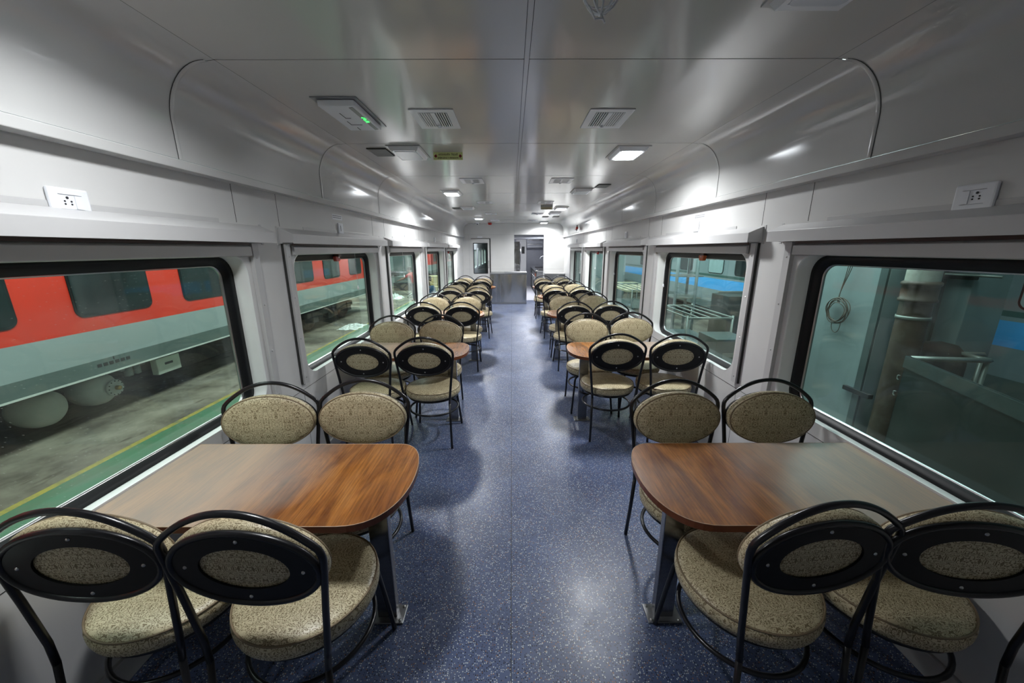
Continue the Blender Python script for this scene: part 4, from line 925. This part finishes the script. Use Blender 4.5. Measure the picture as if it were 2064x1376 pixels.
m = MB(); m.lathe([(0.27, 0), (0.27, 1.15), (0.25, 1.28), (0.17, 1.38), (0, 1.42)], 28); m.build('duct_body', 'grime', t)
# sheet metal bin: near corner and far corner from the photo
A = Vector((4.68, 4.20)); B = Vector((4.02, 2.32)); dv = (B-A).normalized(); pv = Vector((-dv.y, dv.x)); pv = pv if pv.x > 0 else -pv
ang = math.atan2(dv.y, dv.x)
t = thing('sheet_metal_bin', 'large dark green sheet metal bin outside the nearest right window', 'bin', (A.x, A.y, GZ), ang)
Lb = (B-A).length+1.2; sg = 1 if (Matrix.Rotation(ang, 2) @ Vector((0, 1))).x > 0 else -1
m = MB(); m.box(0, Lb, min(0, sg*0.02), max(0, sg*0.02), 0.05, 1.36); m.build('side_panel', 'sheet', t, bevel=0.003)
m = MB(); m.box(0, 0.02, min(0, sg*0.9), max(0, sg*0.9), 0.05, 0.95); m.build('end_panel', 'sheet', t, bevel=0.003)
m = MB(); m.box(0, Lb, min(sg*0.88, sg*0.9), max(sg*0.88, sg*0.9), 0.05, 1.0); m.build('side_panel', 'sheet', t)
m = MB(); m.box(-0.01, Lb, -0.012*sg if sg < 0 else -0.012, 0.03, 1.22, 1.36); m.build('rim_band', 'rimdark', t)
for z in (0.85, 1.05):
    m = MB(); m.tube([(-0.02, -0.01*sg, z), (-0.05, -0.01*sg, z+0.01), (-0.05, -0.01*sg, z+0.05), (-0.02, -0.01*sg, z+0.06)], 0.008, 6); m.build('hinge', 'rackgrey', t)
t = thing('steel_bench_frame', 'pale square-tube bench frame standing behind the dark bin', 'frame', (5.2, 3.9, GZ))
for a, b_ in (((-0.36, 0.40, 1.30), (0.49, 0.30, 1.30)), ((0.30, 0.60, 1.30), (0.72, 0.55, 1.30)), ((0.46, 0.30, 1.30), (0.46, 0.60, 1.30))):
    m = MB(); m.tube([a, b_], 0.032, 4); m.build('rail', 'rackgrey', t)
for p in ((0.46, 0.31), (-0.33, 0.39), (0.70, 0.55)):
    m = MB(); m.tube([(p[0], p[1], 0), (p[0], p[1], 1.28)], 0.032, 4); m.build('post', 'rackgrey', t)

def slat_rack(x0, x1, y0, y1, z, label, n=5, shelf=None):
    t = thing('slatted_rack', label, 'rack', ((x0+x1)/2, (y0+y1)/2, GZ), 0, 'metal racks in the right bay')
    hx, hy = (x1-x0)/2, (y1-y0)/2; h = z-GZ
    for i in range(n):
        xx = -hx+2*hx*i/(n-1); m = MB(); m.tube([(xx, -hy, h), (xx, hy, h)], 0.018, 8); m.build('slat', 'rackgrey', t)
    for yy in (-hy, hy): m = MB(); m.tube([(-hx, yy, h-0.01), (hx, yy, h-0.01)], 0.022, 8); m.build('rail', 'rackgrey', t)
    for xx in (-hx, hx):
        for yy in (-hy, hy): m = MB(); m.tube([(xx, yy, 0), (xx, yy, h+0.04)], 0.022, 8); m.build('leg', 'rackgrey', t)
    m = MB(); m.box(-hx, hx, -hy, hy, h-0.62, h-0.58); m.build('lower_shelf', 'tealdark', t)
    return t
slat_rack(3.40, 4.28, 7.05, 8.72, 0.30, 'waist high slatted steel rack outside the second right window')
slat_rack(3.9, 4.9, 12.0, 14.5, 0.30, 'slatted steel rack outside the third right window', 5)
t = thing('equipment_cabinet', 'grey green cabinet on the rack level outside the second right window', 'cabinet', (3.85, 6.35, GZ))
m = MB(); m.box(-0.25, 0.35, -0.05, 0.6, 0.1, 1.05); m.build('cabinet_body', 'tealdark', t, bevel=0.01)
m = MB(); m.box(-0.12, 0.22, -0.06, -0.05, 0.55, 0.8); m.build('door', 'rackgrey', t, bevel=0.003)
t = thing('dark_locker', 'dark green locker with a pale lid rim beside the second right window', 'cabinet', (4.82, 8.1, GZ))
m = MB(); m.box(-0.25, 0.7, -0.35, 0.35, 0, 1.62); m.build('locker_body', 'sheet', t, bevel=0.01)
m = MB(); m.box(-0.12, 0.7, 0.30, 0.36, 1.62, 1.66); m.build('lid_rim', 'rackgrey', t)
t = thing('tall_shelf_frame', 'tall narrow steel shelf frame between the racks and the blue striped coach', 'rack', (4.45, 9.8, GZ))
for p in ((-0.25, -0.3), (0.25, -0.3), (-0.25, 0.5), (0.4, 0.5)): m = MB(); m.tube([(p[0], p[1], 0), (p[0], p[1], 3.2)], 0.04, 8); m.build('post', 'teal', t)
for z in (1.35, 1.9, 2.4): m = MB(); m.box(-0.26, 0.42, -0.31, 0.51, z, z+0.03); m.build('shelf', 'rackgrey', t)
t = thing('workbench', 'long pale topped workbench in the right bay beyond the racks', 'workbench', (5.3, 16.5, GZ))
m = MB(); m.box(-0.8, 0.8, -2.0, 2.0, 0.95, 1.02); m.build('bench_top', 'beige', t)
for p in ((-0.7, -1.9), (0.7, -1.9), (-0.7, 1.9), (0.7, 1.9)): m = MB(); m.box(p[0]-0.04, p[0]+0.04, p[1]-0.04, p[1]+0.04, 0, 0.95); m.build('leg', 'rackgrey', t)
for i, (x, y, w_, h) in enumerate(((5.0, 19.5, 1.6, 3.4), (4.2, 24.0, 0.8, 3.6), (5.6, 28.0, 2.4, 3.8))):
    m = MB(); m.box(x-w_/2, x+w_/2, y-0.3, y+0.3, GZ, GZ+h); o = m.build('storage_cabinet', 'teal' if i != 1 else 'tealdark', bevel=0.02)
    tag(o, ['pale teal tall cabinet far along the right bay', 'narrow grey teal cabinet far along the right bay', 'widest tall cabinet at the end of the right bay'][i], 'cabinet')

# left bay: column, workbench, trolley, plastic sheet, boxes, people
t = thing('shed_column', 'dark steel column beyond the third left window', 'column', (-7.1, 24.6, GZ))
m = MB(); m.box(-0.5, 0.5, -0.4, 0.4, 0, 6.0); m.build('column_face', 'tealdark', t, bevel=0.02)
m = MB(); m.box(-0.56, 0.56, -0.46, 0.46, 0, 0.5); m.build('column_base', 'grime', t)
t = thing('partition_screen', 'pale teal partition behind the worker in red', 'partition', (-7.6, 27.0, GZ))
m = MB(); m.box(-3.5, 1.2, 0, 0.1, 0, 4.5); m.build('screen_panel', 'teal', t)
m = MB(); m.box(-3.5, 1.2, -0.05, 0.0, 2.3, 2.4); m.build('rail', 'rackgrey', t)
t = thing('work_trolley', 'dark steel workbench in front of the worker in red', 'workbench', (-6.4, 22.4, GZ))
m = MB(); m.box(-1.3, 0.9, -0.4, 0.4, 0.98, 1.04); m.build('bench_top', 'tealdark', t)
for p in ((-1.2, -0.35), (0.5, -0.35), (-1.2, 0.35), (0.5, 0.35)): m = MB(); m.box(p[0]-0.03, p[0]+0.03, p[1]-0.03, p[1]+0.03, 0, 0.98); m.build('leg', 'rackgrey', t)
m = MB(); m.box(-1.0, -0.4, -0.3, 0.3, 1.04, 1.35); m.box(-1.2, -0.9, -0.3, 0.2, 0.2, 0.6); m.build('machine', 'grime', t, bevel=0.02)
def crumple(name, loc, sx, sy, h, mat, label, cat, seed):
    random.seed(seed); n_ = 14; m = MB(); vs = []; fs = []
    for i in range(n_+1):
        for j in range(n_+1):
            u, v = i/n_*2-1, j/n_*2-1; e = max(0, 1-(u*u+v*v)**1.2)
            vs.append((u*sx*(1+random.uniform(-.12, .12)), v*sy*(1+random.uniform(-.12, .12)), 0.006+e*h*random.uniform(0.2, 1.0)))
    for i in range(n_):
        for j in range(n_): a = i*(n_+1)+j; fs.append((a, a+1, a+n_+2, a+n_+1))
    m.add(vs, fs); o = m.build(name, mat); o.location = loc; tag(o, label, cat); return o
crumple('plastic_sheet', (-5.50, 12.5, GZ), 0.34, 0.50, 0.12, 'plasticsheet', 'crumpled white plastic sheet on the ground by the red coach', 'sheet', 3)
crumple('scrap_pile', (-6.45, 20.3, GZ), 0.45, 0.6, 0.32, 'plasticsheet', 'heap of white wrapping and scrap on the ground past the third left window', 'scrap', 5)
t = thing('pipe_bundle', 'bent metal pipes lying beside the white scrap heap', 'pipes', (-5.75, 20.9, GZ))
for i in range(4):
    m = MB(); m.tube([(0.1*i, -0.5, 0.05+0.1*(i % 2)), (0.1*i+0.1, 0.3, 0.22), (0.1*i, 0.8, 0.05)], 0.035, 8); m.build('pipe', 'rackgrey', t)
t = thing('cardboard_stack', 'stack of cardboard boxes past the fourth left window', 'boxes', (-5.2, 24.0, GZ))
for i, (x, y, z, a, b_, h) in enumerate(((0, 0, 0, 0.5, 0.5, 0.5), (0.2, 0.1, 0.5, 0.4, 0.4, 0.45), (0.6, -0.6, 0, 0.4, 0.35, 0.35))):
    m = MB(); m.box(x-a, x+a, y-b_, y+b_, z, z+h); m.build('box', 'card', t, bevel=0.01)

# people: one continuous skinned body each, clothes as skinned layers
M['skin'] = simple('brown_skin', (0.22, 0.11, 0.07), 0.6); M['hair'] = simple('black_hair', (0.008, 0.007, 0.007), 0.5)
M['redshirt'] = simple('red_shirt', (0.50, 0.06, 0.06), 0.8); M['blueshirt'] = simple('blue_shirt', (0.05, 0.16, 0.32), 0.8); M['trousers'] = simple('dark_trousers', (0.03, 0.04, 0.06), 0.8)
def skinned(name, pts, edges, rad, mat, parent, root=0, sub=2):
    me = bpy.data.meshes.new(name); me.from_pydata(pts, edges, []); me.materials.append(M[mat])
    o = bpy.data.objects.new(name, me); COL.objects.link(o); o.parent = parent
    bm = bmesh.new(); bm.from_mesh(me); ly = bm.verts.layers.skin.verify()
    for i, v in enumerate(bm.verts): v[ly].radius = rad[i] if isinstance(rad[i], tuple) else (rad[i], rad[i]); v[ly].use_root = (i == root)
    bm.to_mesh(me); bm.free()
    o.modifiers.new('skin', 'SKIN').use_smooth_shade = True
    sb = o.modifiers.new('sub', 'SUBSURF'); sb.levels = sub; sb.render_levels = sub
    return o
def person(label, loc, rz, shirt, larm, rarm, lean=0.0):
    """faces local +y; larm/rarm = (elbow, wrist, fingertip) points"""
    t = thing('person', label, 'person', loc, rz)
    k = lean
    pel = (0, 0, 0.90); wst = (0, 0.02*k, 1.05); chs = (0, 0.25*k, 1.27); nk = (0, 0.40*k, 1.43); nb = (0, 0.44*k, 1.49)
    P = [pel, wst, chs, nk, nb, (-0.17, 0.32*k, 1.38), (0.17, 0.32*k, 1.38)]; R = [(0.15, 0.11), (0.13, 0.10), (0.16, 0.11), (0.07, 0.07), 0.055, 0.065, 0.065]
    E = [(0, 1), (1, 2), (2, 3), (3, 4), (2, 5), (2, 6)]
    for sg, (el_, wr, ti), sh in ((-1, larm, 5), (1, rarm, 6)):
        b0 = len(P); P += [el_, wr]; R += [0.045, 0.030]; E += [(sh, b0), (b0, b0+1)]
        wv = Vector(wr); d_ = (Vector(ti)-wv).normalized(); side_ = d_.cross(Vector((0, 0, 1))); side_ = side_.normalized() if side_.length > 0.1 else Vector((0, 1, 0))
        P.append(tuple(wv+d_*0.07)); R.append((0.040, 0.020)); E.append((b0+1, b0+2)); pm = len(P)-1
        for f, (o_, ln) in enumerate(((-0.030, 0.065), (-0.010, 0.080), (0.010, 0.075), (0.030, 0.058))):
            P.append(tuple(wv+d_*(0.09)+side_*o_)); R.append(0.009); E.append((pm, len(P)-1)); P.append(tuple(wv+d_*(0.09+ln*0.9)+side_*o_*1.2-Vector((0, 0, 0.02)))); R.append(0.008); E.append((len(P)-2, len(P)-1))
        P.append(tuple(wv+d_*0.06+side_*0.055*sg)); R.append(0.010); E.append((b0+1, len(P)-1))
    for sg in (-1, 1):
        b0 = len(P); P += [(sg*0.10, 0, 0.84), (sg*0.11, 0.03, 0.48), (sg*0.12, 0, 0.09), (sg*0.13, 0.14, 0.035)]; R += [0.085, 0.06, 0.042, (0.045, 0.03)]; E += [(0, b0), (b0, b0+1), (b0+1, b0+2), (b0+2, b0+3)]
    # head as part of the same body
    b0 = len(P); P += [(0, 0.46*k+0.01, 1.56), (0, 0.47*k+0.005, 1.64)]; R += [(0.070, 0.082), (0.072, 0.088)]; E += [(4, b0), (b0, b0+1)]
    skinned('body', P, E, R, 'skin', t)
    m = MB(); m.lathe([(0, 0.11), (0.05, 0.10), (0.085, 0.06), (0.092, 0.0), (0.085, -0.05), (0.06, -0.08)], 20, (0, 0.47*k-0.030, 1.652), sx=1.16, sy=1.22); m.build('hair', 'hair', t)
    for sg in (-1, 1):
        m = MB(); m.lathe([(0, 0.02), (0.012, 0.012), (0.012, -0.015), (0, -0.022)], 8, (sg*0.078, 0.47*k, 1.585)); m.build('ear', 'skin', t)
        m = MB(); m.lathe([(0, 0.008), (0.008, 0), (0, -0.008)], 8, (sg*0.028, 0.47*k+0.088, 1.60)); m.build('eye', 'dark', t)
    m = MB(); m.lathe([(0, 0.03), (0.010, 0.0), (0.014, -0.022), (0, -0.028)], 8, (0, 0.47*k+0.096, 1.585)); m.build('nose', 'skin', t)
    m = MB(); m.box(-0.022, 0.022, 0.47*k+0.088, 0.47*k+0.094, 1.530, 1.536); m.build('mouth', 'signred', t)
    SP = [(0, 0, 0.84), wst, chs, (0, 0.38*k, 1.41), (-0.18, 0.32*k, 1.385), (0.18, 0.32*k, 1.385), tuple(Vector((-0.17, 0.32*k, 1.38)).lerp(Vector(larm[0]), 0.75)), tuple(Vector((0.17, 0.32*k, 1.38)).lerp(Vector(rarm[0]), 0.75))]
    skinned('shirt', SP, [(0, 1), (1, 2), (2, 3), (2, 4), (2, 5), (4, 6), (5, 7)], [(0.175, 0.135), (0.155, 0.125), (0.185, 0.135), (0.075, 0.075), 0.08, 0.08, 0.062, 0.062], shirt, t)
    skinned('trousers', [(0, 0, 0.90), (-0.10, 0, 0.82), (0.10, 0, 0.82), (-0.11, 0.03, 0.48), (0.11, 0.03, 0.48), (-0.12, 0, 0.10), (0.12, 0, 0.10)], [(0, 1), (0, 2), (1, 3), (2, 4), (3, 5), (4, 6)], [(0.165, 0.125), 0.105, 0.105, 0.078, 0.078, 0.066, 0.066], 'trousers', t)
    return t
person('person in a red shirt leaning over a workbench with one arm reaching left', (-5.0, 19.1, GZ), math.radians(80), 'redshirt',
       ((-0.26, 0.42, 1.16), (-0.24, 0.66, 1.08), (-0.24, 0.84, 1.05)), ((0.24, 0.40, 1.22), (0.20, 0.70, 1.14), (0.20, 0.90, 1.10)), 0.5)
person('person with black hair in a blue shirt standing close outside the fourth left window', (-2.72, 12.4, GZ), math.radians(150), 'blueshirt',
       ((-0.26, 0.04, 1.10), (-0.22, 0.24, 0.98), (-0.18, 0.38, 0.98)), ((0.26, 0.04, 1.10), (0.22, 0.24, 0.98), (0.18, 0.38, 0.98)), 0.2)
